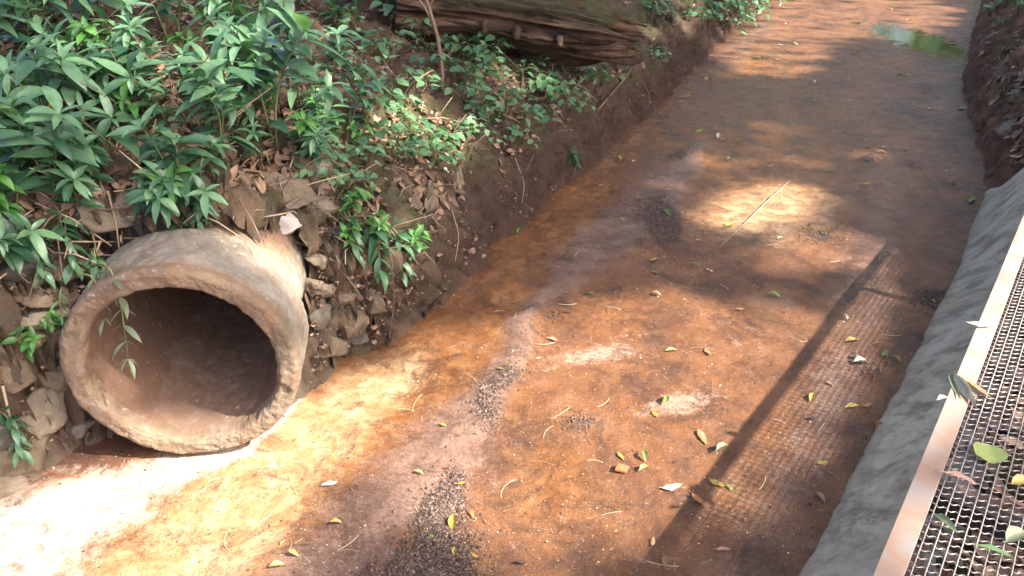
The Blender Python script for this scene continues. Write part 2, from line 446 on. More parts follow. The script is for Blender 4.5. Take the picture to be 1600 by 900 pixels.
def mat_water():
    """a thin clear film: mirror by Fresnel, the floor seen through it, thinning out to nothing at its rim"""
    n = NT("puddle_water")
    nb = n.bump(n.noise(13, 4, 0.6), 0.09, 0.02)
    fr = n.node("ShaderNodeFresnel"); fr.inputs[0].default_value = 1.38
    gl = n.node("ShaderNodeBsdfGlossy"); gl.inputs["Roughness"].default_value = 0.04
    n.t.links.new(nb, gl.inputs["Normal"]); n.t.links.new(nb, fr.inputs["Normal"])
    tr = n.node("ShaderNodeBsdfTransparent"); tr.inputs[0].default_value = (0.80, 0.78, 0.66, 1)
    tr0 = n.node("ShaderNodeBsdfTransparent")
    m1 = n.node("ShaderNodeMixShader"); m2 = n.node("ShaderNodeMixShader")
    n.t.links.new(fr.outputs[0], m1.inputs[0]); n.t.links.new(tr.outputs[0], m1.inputs[1]); n.t.links.new(gl.outputs[0], m1.inputs[2])
    f = n.math('ADD', n.attr("tint"), n.math('MULTIPLY', n.math('SUBTRACT', n.noise(5.5, 8, 0.75), 0.5), 2.6))
    n.put(m2.inputs[0], n.rng(f, 0.45, 0.62))
    n.t.links.new(tr0.outputs[0], m2.inputs[1]); n.t.links.new(m1.outputs[0], m2.inputs[2])
    n.t.links.new(m2.outputs[0], n.out.inputs[0])
    return n.m
M['water'] = mat_water()

# ------------------------------------------------------------------ plan of the channel (world metres)
g2 = lambda px, py: tuple(G(px, py)[:2])
LEFT = [(-9, -6), (-4.6, -1.0), (-2.75, 1.55), g2(0, 768), g2(60, 738), g2(104, 712), (-1.84, 2.57), (-1.68, 2.70), (-1.36, 2.80), (-1.04, 2.86), (-.92, 3.02), g2(530, 560), g2(600, 540),
        g2(650, 502), g2(690, 472), g2(760, 410), g2(850, 318), g2(940, 240), g2(1020, 172), g2(1080, 112), g2(1130, 62), g2(1165, 32), g2(1195, 2), (7.2, 20), (10, 26), (20, 45)]
DW = np.array([0.6, 0.8]); NW = np.array([-0.8, 0.6])       # along the walkway, and from it towards the channel
def wk(d, n, z=0.0): 
    p = DW * d + NW * n
    return np.array([p[0], p[1], z])
RIGHT = [tuple(wk(-9, .29)[:2]), tuple(wk(0, .29)[:2]), tuple(wk(5.0, .31)[:2]), tuple(wk(6.5, .37)[:2]), g2(1533, 235), g2(1512, 175), g2(1505, 125), g2(1518, 65), g2(1528, 25), g2(1540, -10), (11.5, 20), (15, 26), (26, 45)]
def ragged(line, amp, seed, keep=()):
    """the same edge, subdivided and worn irregular"""
    r = random.Random(seed); out = []
    for a, b in zip(line[:-1], line[1:]):
        a, b = np.array(a, float), np.array(b, float)
        k = max(1, int(np.hypot(*(b - a)) / .22)) if np.hypot(*(b - a)) < 8 else 1
        for j in range(k):
            p = a + (b - a) * j / k
            if j: p = p + np.array([r.gauss(0, amp), r.gauss(0, amp)])
            out.append(p)
    out.append(np.array(line[-1], float))
    return np.array(out)
LEFT = ragged(LEFT, .035, 4); RIGHT = np.array(RIGHT, float)
POLY = np.concatenate([LEFT, RIGHT[::-1]])

def seg_dist(x, y, line):
    d = np.full(x.shape, 1e9); s = np.zeros(x.shape)
    acc = 0.0
    for a, b in zip(line[:-1], line[1:]):
        ab = b - a; L = np.hypot(*ab)
        t = np.clip(((x - a[0]) * ab[0] + (y - a[1]) * ab[1]) / (L * L), 0, 1)
        e = np.hypot(x - a[0] - t * ab[0], y - a[1] - t * ab[1])
        m = e < d
        d = np.where(m, e, d); s = np.where(m, acc + t * L, s)
        acc += L
    return d, s

def inside(x, y, poly=POLY):
    r = np.zeros(x.shape, bool)
    j = len(poly) - 1
    for i in range(len(poly)):
        xi, yi = poly[i]; xj, yj = poly[j]
        c = ((yi > y) != (yj > y)) & (x < (xj - xi) * (y - yi) / (yj - yi + 1e-12) + xi)
        r ^= c
        j = i
    return r

def line_s(line, p):
    return float(seg_dist(np.array([p[0]]), np.array([p[1]]), line)[1][0])
S_PIPE = line_s(LEFT, (-1.36, 2.80))
_sk = [0, line_s(LEFT, g2(0, 768)), line_s(LEFT, (-1.86, 2.54)), S_PIPE, line_s(LEFT, g2(560, 555)), line_s(LEFT, g2(690, 472)), line_s(LEFT, g2(850, 318)), line_s(LEFT, g2(1020, 172)), line_s(LEFT, g2(1130, 62)), line_s(LEFT, g2(1195, 2)), 80]
_h1 = [.8, .86, 1.0, 1.08, .90, .66, .52, .55, .55, .45, .5]
_w1 = [.25, .22, .18, .15, .28, .46, .50, .50, .5, .5, .5]

def left_height(x, y, u, s):
    h1 = np.interp(s, _sk, _h1); w1 = np.interp(s, _sk, _w1)
    st = 1 - (1 - np.clip(u / w1, 0, 1)) ** 1.7
    up = np.maximum(u - w1, 0)
    z = h1 * st + 0.33 * np.minimum(up, 3.0) + 0.12 * np.maximum(up - 3.0, 0) + 0.10 * sstep(0, .5, up)
    p = xy0(x, y)
    edge = sstep(0.02, 0.3, u)
    z = z + edge * (0.09 * fbm(p, 1.1, 3, 3) + 0.05 * fbm(p, 4.2, 3, 5))
    return z

_dk = line_s(RIGHT, wk(6.0, .35))
def right_height(x, y, u, s):
    walk = sstep(_dk + .9, _dk + .1, s)
    zw = -.05 + 0.29 * np.clip((u - .10) / .23, 0, 1) + 0.16 * np.clip((u - .33) / .17, 0, 1) + 0.10 * np.maximum(u - 1.6, 0)
    st = 1 - (1 - np.clip(u / .5, 0, 1)) ** 1.5
    zb = .62 * st + .5 * np.maximum(u - .4, 0)
    zb = np.minimum(zb, 1.7 + .08 * u)
    p = xy0(x, y)
    z = zw * walk + zb * (1 - walk)
    return z + sstep(0.02, 0.35, u) * (0.07 * fbm(p, 1.3, 3, 21) + 0.04 * fbm(p, 4.5, 3, 22)) * (1 - .6 * walk)

def ground_z_exact(x, y):
    x = np.asarray(x, float); y = np.asarray(y, float)
    ins = inside(x, y)
    dl, s_l = seg_dist(x, y, LEFT); dr, s_r = seg_dist(x, y, RIGHT)
    z = np.where(dl < dr, left_height(x, y, dl, s_l), right_height(x, y, dr, s_r))
    return np.where(ins, 0.0, z)

def axis(parts):
    out = [parts[0][0]]
    for a, b, s0, s1 in parts:
        x, n = a, 0
        while x < b - 1e-6:
            t = (x - a) / (b - a)
            x = min(b, x + s0 + (s1 - s0) * t)
            out.append(x)
    return np.array(out)

_LUT = {}
def _lut():
    if not _LUT:
        x = axis([(-12, -3.4, .3, .05), (-3.4, 3, .02, .02), (3, 9, .02, .05), (9, 30, .2, 1.0)])
        y = axis([(-9, .6, .3, .05), (.6, 7, .02, .02), (7, 18, .025, .06), (18, 46, .2, 1.0)])
        X, Y_ = np.meshgrid(x, y)
        _LUT['x'], _LUT['y'] = x, y
        _LUT['z'] = ground_z_exact(X.ravel(), Y_.ravel()).reshape(X.shape)
    return _LUT

def ground_z(x, y):
    """terrain height, read from a table"""
    L = _lut()
    x = np.asarray(x, float); y = np.asarray(y, float)
    i = np.clip(np.searchsorted(L['x'], x) - 1, 0, len(L['x']) - 2); j = np.clip(np.searchsorted(L['y'], y) - 1, 0, len(L['y']) - 2)
    u = np.clip((x - L['x'][i]) / (L['x'][i + 1] - L['x'][i]), 0, 1); v = np.clip((y - L['y'][j]) / (L['y'][j + 1] - L['y'][j]), 0, 1)
    z = L['z']
    return (z[j, i] * (1 - u) + z[j, i + 1] * u) * (1 - v) + (z[j + 1, i] * (1 - u) + z[j + 1, i + 1] * u) * v

_T = np.geomspace(1.2, 40, 700)
def hit(px, py):
    """follow the photo's ray for (px, py) to the terrain"""
    px = np.atleast_1d(np.asarray(px, float)); py = np.atleast_1d(np.asarray(py, float))
    d = np.stack([(px - 800) / FPX, CP - (py - 450) / FPX * SP, -(SP + (py - 450) / FPX * CP)], -1)
    P = np.array([0, 0, CAMZ]) + d[:, None, :] * _T[None, :, None]
    below = P[..., 2] <= ground_z(P[..., 0], P[..., 1])
    k = np.clip(np.argmax(below, 1), 1, len(_T) - 1)
    lo, hi = _T[k - 1], _T[k]
    for _ in range(8):
        mid = (lo + hi) / 2
        p = np.array([0, 0, CAMZ]) + d * mid[:, None]
        b = p[:, 2] <= ground_z(p[:, 0], p[:, 1])
        hi = np.where(b, mid, hi); lo = np.where(b, lo, mid)
    return np.array([0, 0, CAMZ]) + d * hi[:, None]

def slope_normal(x, y, e=0.06):
    x = np.asarray(x, float); y = np.asarray(y, float)
    gx = (ground_z(x + e, y) - ground_z(x - e, y)) / (2 * e); gy = (ground_z(x, y + e) - ground_z(x, y - e)) / (2 * e)
    n = np.stack([-gx, -gy, np.ones_like(gx)], -1)
    return n / np.linalg.norm(n, axis=-1, keepdims=True)

PIPE_C = np.array([-1.285, 2.48, 0.45]); PIPE_TILT = math.radians(2.0); PIPE_YAW = math.radians(-7.0)
PIPE_AX = np.array([math.sin(PIPE_YAW) * math.cos(PIPE_TILT), math.cos(PIPE_YAW) * math.cos(PIPE_TILT), math.sin(PIPE_TILT)])
PIPE_RO, PIPE_RI = 0.436, 0.361

# ------------------------------------------------------------------ ground sheets
def blob(px, py, cx, cy, rx, ry, ang=0.0):
    a = math.radians(ang); c, s = math.cos(a), math.sin(a)
    dx, dy = px - cx, py - cy
    return np.exp(-(((dx * c + dy * s) / rx) ** 2 + ((-dx * s + dy * c) / ry) ** 2) * 0.9)

def band(px, py, pts):
    """pts: (px, py, half width)"""
    r = np.zeros(px.shape)
    for (x0, y0, w0), (x1, y1, w1) in zip(pts[:-1], pts[1:]):
        ex, ey = x1 - x0, y1 - y0
        t = np.clip(((px - x0) * ex + (py - y0) * ey) / (ex * ex + ey * ey), 0, 1)
        d = np.hypot(px - x0 - t * ex, py - y0 - t * ey) / (w0 + (w1 - w0) * t)
        r = np.maximum(r, np.exp(-d ** 2 * 0.8))
    return r

GRAVEL = [(1035, 350, 30, 40, -20, 1.0), (1005, 335, 28, 22, 0, .5), (785, 598, 30, 14, -30, .9), (763, 640, 20, 26, 10, .8), (690, 800, 30, 34, 0, .75), (688, 860, 44, 52, 0, 1.0), (665, 905, 70, 30, 0, .9), (712, 770, 14, 30, 0, .7),
          (1285, 368, 32, 13, -10, .6), (1455, 462, 40, 10, -8, .8), (1475, 480, 30, 12, 0, .6), (1062, 243, 26, 9, -15, .7), (1357, 250, 18, 9, 0, .7), (1428, 262, 18, 6, 0, .4), (960, 456, 14, 8, 0, .5), (1445, 140, 12, 8, 0, .5), (1360, 585, 20, 8, 0, .2), (905, 660, 22, 12, 0, .35), (860, 490, 14, 8, 0, .3)]

def bed_zones(x, y):
    px, py, zc = to_px(xy0(x, y))
    wob = 26 * fbm(xy0(x, y), 1.9, 4, 40); wob2 = 26 * fbm(xy0(x, y, 5.0), 1.9, 4, 41)
    qx, qy = px + wob, py + wob2 * .7
    sed = band(qx, qy, [(1085, 235, 16), (1040, 300, 42), (930, 385, 42), (850, 470, 14), (775, 600, 28), (720, 690, 58), (630, 770, 66), (500, 900, 80), (400, 1000, 90)])
    sed = np.maximum(sed, .75 * blob(qx, qy, 930, 390, 90, 40, -20))
    sed = np.maximum(sed, .55 * blob(qx, qy, 1010, 340, 110, 45, -30))
    sed = np.maximum(sed, .55 * band(qx, qy, [(1190, 40, 30), (1120, 100, 30), (1060, 170, 18)]))
    sed = np.maximum(sed, .62 * band(qx, qy, [(1390, 300, 60), (1340, 520, 60), (1250, 760, 70), (1190, 900, 90)]))
    pale = .28 * blob(qx, qy, 1010, 510, 120, 34, -14) +   .28 * blob(qx, qy, 960, 545, 80, 22, -8) + .4 * blob(qx, qy, 1110, 590, 70, 40, -25) + .42 * blob(qx, qy, 880, 560, 70, 16, -5)
    pale += .45 * blob(qx, qy, 1040, 640, 90, 25) + .4 * blob(qx, qy, 730, 870, 30, 50) + .4 * blob(qx, qy, 810, 425, 30, 36, -35) + .38 * blob(qx, qy, 850, 350, 40, 16) + .3 * blob(qx, qy, 1170, 520, 50, 16)
    pale = np.maximum(pale, 1.0 * band(qx, qy, [(500, 585, 10), (455, 650, 13), (390, 700, 18), (280, 730, 34), (170, 780, 62), (60, 830, 95), (-80, 900, 120)]))
    pale = np.maximum(pale, .46 * blob(qx, qy, 440, 730, 130, 50, -30)); pale = np.maximum(pale, .40 * blob(qx, qy, 330, 810, 110, 50, -30))
    mud = 0 * px
    for cx, cy, rx, ry, a, k in GRAVEL:
        mud = np.maximum(mud, 1.0 * k * blob(px + wob * .4, py + wob2 * .25, cx, cy, rx * 1.1, ry * 1.1, a))
    mud = np.maximum(mud, .40 * blob(qx, qy, 920, 650, 60, 34, -20)); mud = np.maximum(mud, .36 * blob(qx, qy, 1340, 210, 60, 50))
    mud = np.maximum(mud, .33 * band(qx, qy, [(1300, 880, 60), (1390, 660, 40), (1450, 500, 26)]))
    mud = np.maximum(mud, .45 * band(px + wob * .3, py + wob2 * .2, [(1090, 118, 3), (1010, 190, 4), (935, 252, 5), (845, 330, 6), (760, 425, 7), (700, 490, 8)]))
    mud = np.maximum(mud, .42 * band(px + wob * .2, py + wob2 * .2, [(765, 560, 4), (735, 650, 5), (640, 745, 7), (570, 830, 7)]))
    org = band(qx, qy, [(1100, 125, 20), (1010, 200, 30), (930, 270, 42), (830, 370, 55), (740, 490, 65), (640, 600, 75), (520, 690, 85), (420, 780, 95), (280, 900, 110)])
    org = np.maximum(org, .40 * blob(qx, qy, 1000, 560, 330, 300, -25)); org = np.maximum(org, .85 * blob(qx, qy, 1180, 250, 190, 150, -20)); org = np.maximum(org, .75 * blob(qx, qy, 1180, 130, 150, 60))
    org = np.maximum(org, .62 * blob(qx, qy, 950, 480, 150, 70)); org = np.maximum(org, .66 * blob(qx, qy, 870, 760, 120, 120)); org = np.maximum(org, .5 * blob(qx, qy, 820, 640, 60, 70))
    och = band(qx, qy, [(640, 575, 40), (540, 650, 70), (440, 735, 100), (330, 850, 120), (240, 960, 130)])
    och = np.maximum(och, 1.0 * blob(qx, qy, 1195, 330, 130, 60, -10))  # warm glow of the sun patch by the stick, put into the floor colour
    return sed, pale, mud, org, och

def bed_relief(x, y):
    p = xy0(x, y)
    sed, pale, mud, org, och = bed_zones(x, y)
    return 0.010 * fbm(p, 1.3, 3, 50) + 0.005 * fbm(p, 9, 4, 51, .6) + 0.022 * sed - 0.012 * org + 0.014 * mud * (fbm(p, 40, 2, 52) * .6 + .6), (sed, pale, mud, org, och)

ys = axis([(-8, .8, .5, .1), (.8, 6, .014, .018), (6, 17, .02, .06), (17, 45, .1, 1.2)])
xs = axis([(-10, -2.8, .5, .05), (-2.8, 2.6, .014, .016), (2.6, 8.5, .02, .05), (8.5, 26, .15, 1.2)])
GX, GY = np.meshgrid(xs, ys)
shp = GX.shape
fx, fy = GX.ravel(), GY.ravel()
ins = inside(fx, fy)
dl, sL = seg_dist(fx, fy, LEFT); dr, sR = seg_dist(fx, fy, RIGHT)
near = np.minimum(dl, dr)

rel, zones = bed_relief(fx, fy)
kb = (ins | (near < .25)).reshape(shp)
keep = kb[:-1, :-1] & kb[1:, :-1] & kb[:-1, 1:] & kb[1:, 1:]
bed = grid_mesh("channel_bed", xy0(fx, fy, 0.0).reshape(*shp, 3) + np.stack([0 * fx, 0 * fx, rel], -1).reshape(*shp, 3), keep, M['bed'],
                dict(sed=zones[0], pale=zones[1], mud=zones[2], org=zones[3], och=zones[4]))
tag(bed, kind="structure")

def bank(name, side, mat):
    d, s = (dl, sL) if side == 'l' else (dr, sR)
    mine = (dl < dr) if side == 'l' else (dr <= dl)
    u = np.where(ins, -near, d)
    hfun = left_height if side == 'l' else right_height
    z = np.where(u > 0, hfun(fx, fy, np.maximum(u, 0), s), u * .8)
    P = np.stack([fx, fy, z], -1)
    sel = mine & (u > -.09)
    # displaced along the surface: cracked rubble and lumps of soil
    e = .03
    zx = hfun(fx + e, fy, np.maximum(np.where(inside(fx + e, fy), 0, seg_dist(fx + e, fy, LEFT if side == 'l' else RIGHT)[0]), 0), s)
    zy = hfun(fx, fy + e, np.maximum(np.where(inside(fx, fy + e), 0, seg_dist(fx, fy + e, LEFT if side == 'l' else RIGHT)[0]), 0), s)
    nrm = np.stack([-(zx - z) / e, -(zy - z) / e, np.ones_like(z)], -1)
    nrm = np.clip(nrm, -4, 4); nrm /= np.linalg.norm(nrm, axis=1)[:, None]
    Q = P[sel]
    wq = Q + .05 * np.stack([fbm(Q, 5, 2, 60), fbm(Q, 5, 2, 61), fbm(Q, 5, 2, 62)], -1)
    d1, d2, cid = worley(wq * np.array([6.5, 6.5, 8.5]), 4)
    if side == 'l':
        rk = sstep(_sk[4] + 1.6, _sk[4] + .2, s[sel]) * sstep(1.25, .6, u[sel]) * .95 + .22 * sstep(_sk[5] + 2.2, _sk[5], s[sel]) * sstep(.6, .3, u[sel])
    else:
        rk = .45 + 0 * s[sel]
    rk = np.clip(rk + .5 * sstep(.1, .45, fbm(Q, .9, 2, 67)) * sstep(.9, .3, u[sel]) + .25 * fbm(Q, 1.7, 2, 66) * (rk > .05), 0, 1)
    crack = sstep(0.0, 0.16, d2 - d1)
    disp = rk * (.10 * (cid - .45) - .07 * (1 - crack) + .035 * fbm(Q, 17, 4, 68, .6)) + (1 - rk * .6) * (.12 * fbm(Q, 4.5, 3, 63) + .10 * np.abs(fbm(Q, 13, 4, 64, .6)) - .012) + .014 * fbm(Q, 38, 2, 65)
    disp *= sstep(-.09, .08, u[sel])
    P[sel] += nrm[sel] * disp[:, None]
    ks = sel.copy()
    if side == 'l':   # open where the pipe runs through
        r = P - PIPE_C; t = r @ PIPE_AX
        rad = np.linalg.norm(r - t[:, None] * PIPE_AX, axis=1)
        ks &= ~((rad < PIPE_RO - .04) & (t > -.2) & (t < 2.6))
    k2 = ks.reshape(shp)
    keep = k2[:-1, :-1] & k2[1:, :-1] & k2[:-1, 1:] & k2[1:, 1:]
    full = lambda a: (lambda o: (o.__setitem__(sel, a), o)[1])(np.zeros(len(fx)))
    wet = sstep(.28, .0, u) * .9 if side == 'l' else .35 * sstep(.5, .1, u)
    if side == 'l': wet = wet * sstep(_sk[4] - .3, _sk[4] + .5, s) + .35 * sstep(.9, .2, u) * sstep(_sk[5], _sk[6], s)
    moss = np.where(mine, sstep(.08, .3, u) * sstep(1.0, .6, u) * .95, 0)
    o = grid_mesh(name, P.reshape(*shp, 3), keep, mat, dict(rock=full(rk * crack), cell=full(cid), moss=moss, wet=np.clip(wet, 0, 1)))
    tag(o, kind="structure")
    return o
bank("left_bank", 'l', M['bank'])
bank("right_bank", 'r', M['redbank'])

# far-reaching ground beyond the modelled banks
mb = MB()
far = np.array([[-150, -150, -.6], [150, -150, -.6], [150, 150, -.6], [-150, 150, -.6]], float)
mb.add(far, [(0, 1, 2, 3)])
o = mb.build("ground", M['bank'], smooth=False); tag(o, kind="structure")

exec_parts = True
# ------------------------------------------------------------------ concrete pipe
def pipe_point(t, r, th):
    ax = PIPE_AX
    a = np.cross(ax, [0, 0, 1.0]); a /= np.linalg.norm(a)      # to the right seen from the mouth
    b = np.cross(a, ax)
    return PIPE_C + np.outer(t, ax) + (r * np.cos(th))[:, None] * a + (r * np.sin(th))[:, None] * b

def build_pipe():
    root = empty("concrete_pipe", PIPE_C)
    tag(root, "large grey concrete drain pipe sticking out of the stony left bank", "drain pipe")
    nth, nt = 420, 150
    th = np.linspace(0, 2 * np.pi, nth)
    def sheet(tt, rr, name, mat, amp, stainf, edge=None):
        T, H = np.meshgrid(tt, th, indexing='ij'); Rr = np.repeat(np.asarray(rr)[:, None], nth, 1)
        base = pipe_point(T.ravel(), Rr.ravel(), np.where(H.ravel() > 2 * np.pi - 1e-6, 0, H.ravel()))
        nz = amp * (fbm(base, 7, 4, 70) + .9 * fbm(base, 34, 4, 71, .65))
        Rr2 = Rr.ravel() + nz
        Tt = T.ravel().copy()
        if edge is not None:
            Tt += edge.ravel() * fbm(pipe_point(0 * Tt, Rr.ravel(), np.where(H.ravel() > 2 * np.pi - 1e-6, 0, H.ravel())), 13, 5, 72, .75)
        P = pipe_point(Tt, Rr2, H.ravel()).reshape(len(tt), nth, 3)
        P[:, -1] = P[:, 0]
        st = stainf(T, H, P)
        g = grid_mesh(name, P - PIPE_C, np.ones((len(tt) - 1, nth - 1), bool), mat, dict(stain=st), root)
        return g
    tt = np.concatenate([np.linspace(0.0, .9, 90), np.linspace(.92, 2.4, 30)])
    rr = (PIPE_RO - .016 * np.exp(-tt / .012) + .006) * (1 - sstep(.34, .37, tt)) + .385 * sstep(.34, .37, tt)
    sheet(tt, rr, "barrel", M['pipe'], .009, lambda T, H, P: np.clip(.85 * sstep(.30, .62, T) * sstep(.2, .6, np.sin(H)) + .9 * sstep(.12, .02, T) * .5, 0, 1))
    # rim: rounded, broken mortar edge
    k = np.linspace(0, 1, 26)
    rim_r = np.interp(k, [0, .12, .2, .3, .7, .82, .9, 1], [PIPE_RI - .003, PIPE_RI - .002, PIPE_RI + .005, PIPE_RI + .014, PIPE_RO - .016, PIPE_RO - .004, PIPE_RO + .007, PIPE_RO + .005])
    rim_t = np.interp(k, [0, .12, .2, .3, .7, .82, .9, 1], [.07, .02, .004, -.004, -.006, -.002, .016, .06])
    sheet(rim_t, rim_r, "rim", M['rim'], .007, lambda T, H, P: .45 * sstep(-.1, .9, np.sin(H)) + 0 * T, edge=np.full((26, nth), .014))
    ti = np.concatenate([np.linspace(0.006, .8, 70), np.linspace(.82, 2.4, 24)])
    ri = PIPE_RI + .010 * np.exp(-ti / .015)
    M["lining"] = mat_concrete("pipe_lining", base=((0.12, 0.078, 0.054), (0.21, 0.14, 0.098), (0.30, 0.22, 0.165)), stain=(0.15, 0.08, 0.05), sf=0.5, moss=0.2)
    sheet(ti, ri, "lining", M["lining"], .004, lambda T, H, P: np.clip(.35 + .4 * sstep(.3, -.8, np.sin(H)), 0, 1))
    # dark back of the bore where it bends underground
    mb = MB()
    ring = pipe_point(np.full(48, 2.38), np.full(48, PIPE_RO), np.linspace(0, 2 * np.pi, 48, endpoint=False)) - PIPE_C
    mb.add(ring, [tuple(range(48))])
    mb.build("end_wall", M['bank'], root, smooth=False)
    # dried silt lying along the invert
    mb = MB()
    tt2 = np.linspace(.03, 2.3, 60); aa = np.linspace(-1, 1, 24)
    v = []
    for t in tt2:
        for a in aa:
            half = .24 + .03 * math.sin(t * 3)
            zz = -math.sqrt(PIPE_RI ** 2 - (a * half) ** 2) + .030 * (1 - a * a) * min(1, t * 6) - .012
            ax2 = np.cross(PIPE_AX, [0, 0, 1.0]); ax2 /= np.linalg.norm(ax2)
            up = np.cross(ax2, PIPE_AX)
            v.append(PIPE_AX * t + ax2 * a * half + up * (zz + .002))
    v = np.array(v); v[:, 2] += .006 * fbm(v, 12, 3, 74)
    mb.add(v, [(i * 24 + j, i * 24 + j + 1, (i + 1) * 24 + j + 1, (i + 1) * 24 + j) for i in range(59) for j in range(23)])
    mb.build("silt", M["lining"], root)
    return root
build_pipe()

# ------------------------------------------------------------------ rendered channel wall on the right
def build_wall():
    dd = np.linspace(-6, 6.75, 420); vv = np.linspace(0, 1, 46)
    D, V = np.meshgrid(dd, vv, indexing='ij')
    prof_n = np.interp(V, [0, .06, .5, .78, .84, .92, 1.0], [.345, .318, .17, .05, -.0, -.08, -.16])
    prof_z = np.interp(V, [0, .06, .5, .78, .84, .92, 1.0], [-.05, .015, .15, .25, .29, .31, .31])
    endf = sstep(6.75, 6.2, D)
    prof_n = prof_n + .09 * sstep(4.5, 6.75, D) - .03 * (1 - endf) * V
    prof_z = np.where(prof_z > 0, prof_z * (.25 + .75 * endf) * (1 + .85 * sstep(4.6, 5.6, D)), prof_z)
    P = DW[None, None, :] * D[..., None] + NW[None, None, :] * prof_n[..., None]
    P = np.concatenate([P, prof_z[..., None]], -1)
    q = P.reshape(-1, 3)
    dn = .012 * fbm(q, 1.6, 3, 80) + .005 * fbm(q, 9, 3, 81) + .007 * fbm(q, 30, 4, 82, .65)
    dn += .014 * fbm(q * np.array([1, 1, .2]), 6, 4, 83) * sstep(.2, .0, V).ravel()
    q = q + np.outer(dn, [-.8 * .8, .6 * .8, .5])
    o = grid_mesh("channel_wall", q.reshape(P.shape), np.ones((len(dd) - 1, len(vv) - 1), bool), M['wall'],
                  dict(stain=(sstep(.22, .0, V) * .7)))
    tag(o, "sloping grey rendered concrete wall between the channel floor and the walkway", "concrete wall", kind="thing")
build_wall()

# ------------------------------------------------------------------ mesh walkway
ZD = 0.70
ROTW = [[DW[0], NW[0], 0], [DW[1], NW[1], 0], [0, 0, 1]]
def build_walkway():
    D0, D1 = -2.2, 5.36
    base = wk(1.5, -.2, .5)
    root = empty("walkway", base)
    tag(root, "steel walkway of crimped wire mesh in a pale painted angle frame", "walkway")
    def bars(name, mat, items):
        mb = MB()
        for c, sx, sy, sz in items: mb.box(c - base, sx, sy, sz, ROTW)
        ob = mb.build(name, mat, root, smooth=False)
        bv = ob.modifiers.new("edge", 'BEVEL'); bv.width = .002; bv.segments = 2
        return ob
    L = D1 - D0; dm = (D0 + D1) / 2
    bars("frame", M['frame'], [(wk(dm, .052, ZD), L, .060, .006), (wk(dm, .0793, ZD - .024), L, .0055, .0415),
                               (wk(D1 - .03, -.158, ZD - .0005), .06, .355, .005), (wk(dm, -.362, ZD + .0005), L, .055, .006)])
    bars("kick_plate", M['plate'], [(wk(dm, -.405, ZD - .004), L, .030, .006)])  # unseen strip added to shade the floor edge and wall foot
    bars("outer_frame", M['frame'], [(wk(dm, -.91, ZD), L, .06, .006)])
    for d in (-.72, 1.94, 4.60):
        bars("cross_beam", M['iron'], [(wk(d, -.55, ZD - .05), .040, 1.2, .07)])
    for d in (-1.5, 1.9, 5.2):
        bars("leg", M['iron'], [(wk(d, -1.12, .52), .06, .06, .30)])
    mb = MB()
    pn, pd, amp = .0270, .0305, .0052
    n0, n1 = .021, -.334
    k = 0
    ns = np.arange(n0 - .010, n1, -pn)
    for n in ns:
        dd = np.arange(D0 + .02, D1 - .05, .066)
        mb.tube([wk(d, n, ZD + .0015 + .0006 * math.sin(d * 9 + n * 40)) - base for d in dd], .0019, 5)
    for i, d in enumerate(np.arange(D0 + .03, D1 - .06, pd)):
        nn = np.arange(n0, n1 - .001, -pn / 6)
        ph = (nn - n0 + .010) / pn * 2 * math.pi
        if d > .9:
            pts = np.stack([wk(d + amp * math.sin(p) + .0015 * math.sin(i * 7.1), n, ZD - .001) for p, n in zip(ph, nn)]) - base
        else:
            pts = np.stack([wk(d, n, ZD - .001) for n in nn[::12]]) - base
        mb.tube(pts, .0019, 5)
    mb.build("mesh", M['wire'], root)
    mb = MB()
    for n in np.arange(-.48, -.88, -pn * 1.6): mb.tube([wk(d, n, ZD) - base for d in (D0 + .02, D1 - .05)], .0019, 5)
    for d in np.arange(D0 + .03, D1 - .06, pd * 1.6): mb.tube([wk(d, n, ZD - .001) - base for n in (-.47, -.89)], .0019, 5)
    mb.build("mesh", M['wire'], root)
build_walkway()

# ------------------------------------------------------------------ leaves
def leaf_shape(L, w, kind='lance', fold=.25, droop=.35, curl=0.0, n=7, wave=.0):
    """a leaf blade along +x, upper side +z, with a mid-rib fold and a droop"""
    t = np.linspace(0, 1, n)
    if kind == 'lance': prof = np.sin(np.pi * t ** .85) ** .9 * (1 - .25 * t)
    elif kind == 'ovate': prof = np.sin(np.pi * t ** .62) ** .8
    elif kind == 'round': prof = np.sqrt(np.maximum(1 - (2 * t - 1) ** 2, 0)) ** .85
    else: prof = np.sin(np.pi * t) ** .75
    prof = prof / prof.max()
    prof[0], prof[-1] = .06, .015
    ang = -droop * t * 1.6 + .25 * droop
    x = np.concatenate([[0], np.cumsum(np.cos((ang[1:] + ang[:-1]) / 2))]) / (n - 1) * L
    z = np.concatenate([[0], np.cumsum(np.sin((ang[1:] + ang[:-1]) / 2))]) / (n - 1) * L
    v = []
    for k in range(n):
        hw = prof[k] * w / 2
        for s, f in ((-1, 1), (-.5, .42), (0, 0), (.5, .42), (1, 1)):
            zz = z[k] + abs(hw * s) * fold + (curl * (hw * s) ** 2 / max(w, 1e-4)) + wave * L * math.sin(k * 2.1 + s * 2) * abs(s)
            v.append((x[k], s * hw, zz))
    f = [(k * 5 + j, k * 5 + j + 1, (k + 1) * 5 + j + 1, (k + 1) * 5 + j) for k in range(n - 1) for j in range(4)]
    return np.array(v), f

def frame_of(d, up=(0, 0, 1)):
    d = np.asarray(d, float); d = d / np.linalg.norm(d)
    y = np.cross(up, d)
    if np.linalg.norm(y) < 1e-3: y = np.array([0, 1.0, 0])
    y /= np.linalg.norm(y)
    return np.stack([d, y, np.cross(d, y)], 1)

def put_leaf(mb, p, d, L, w, kind, roll=0.0, tint=None, **kw):
    v, f = leaf_shape(L, w, kind, **kw)
    c, s = math.cos(roll), math.sin(roll)
    v = v @ np.array([[1, 0, 0], [0, c, s], [0, -s, c]])
    mb.add(np.asarray(p) + v @ frame_of(d).T, f, tint)

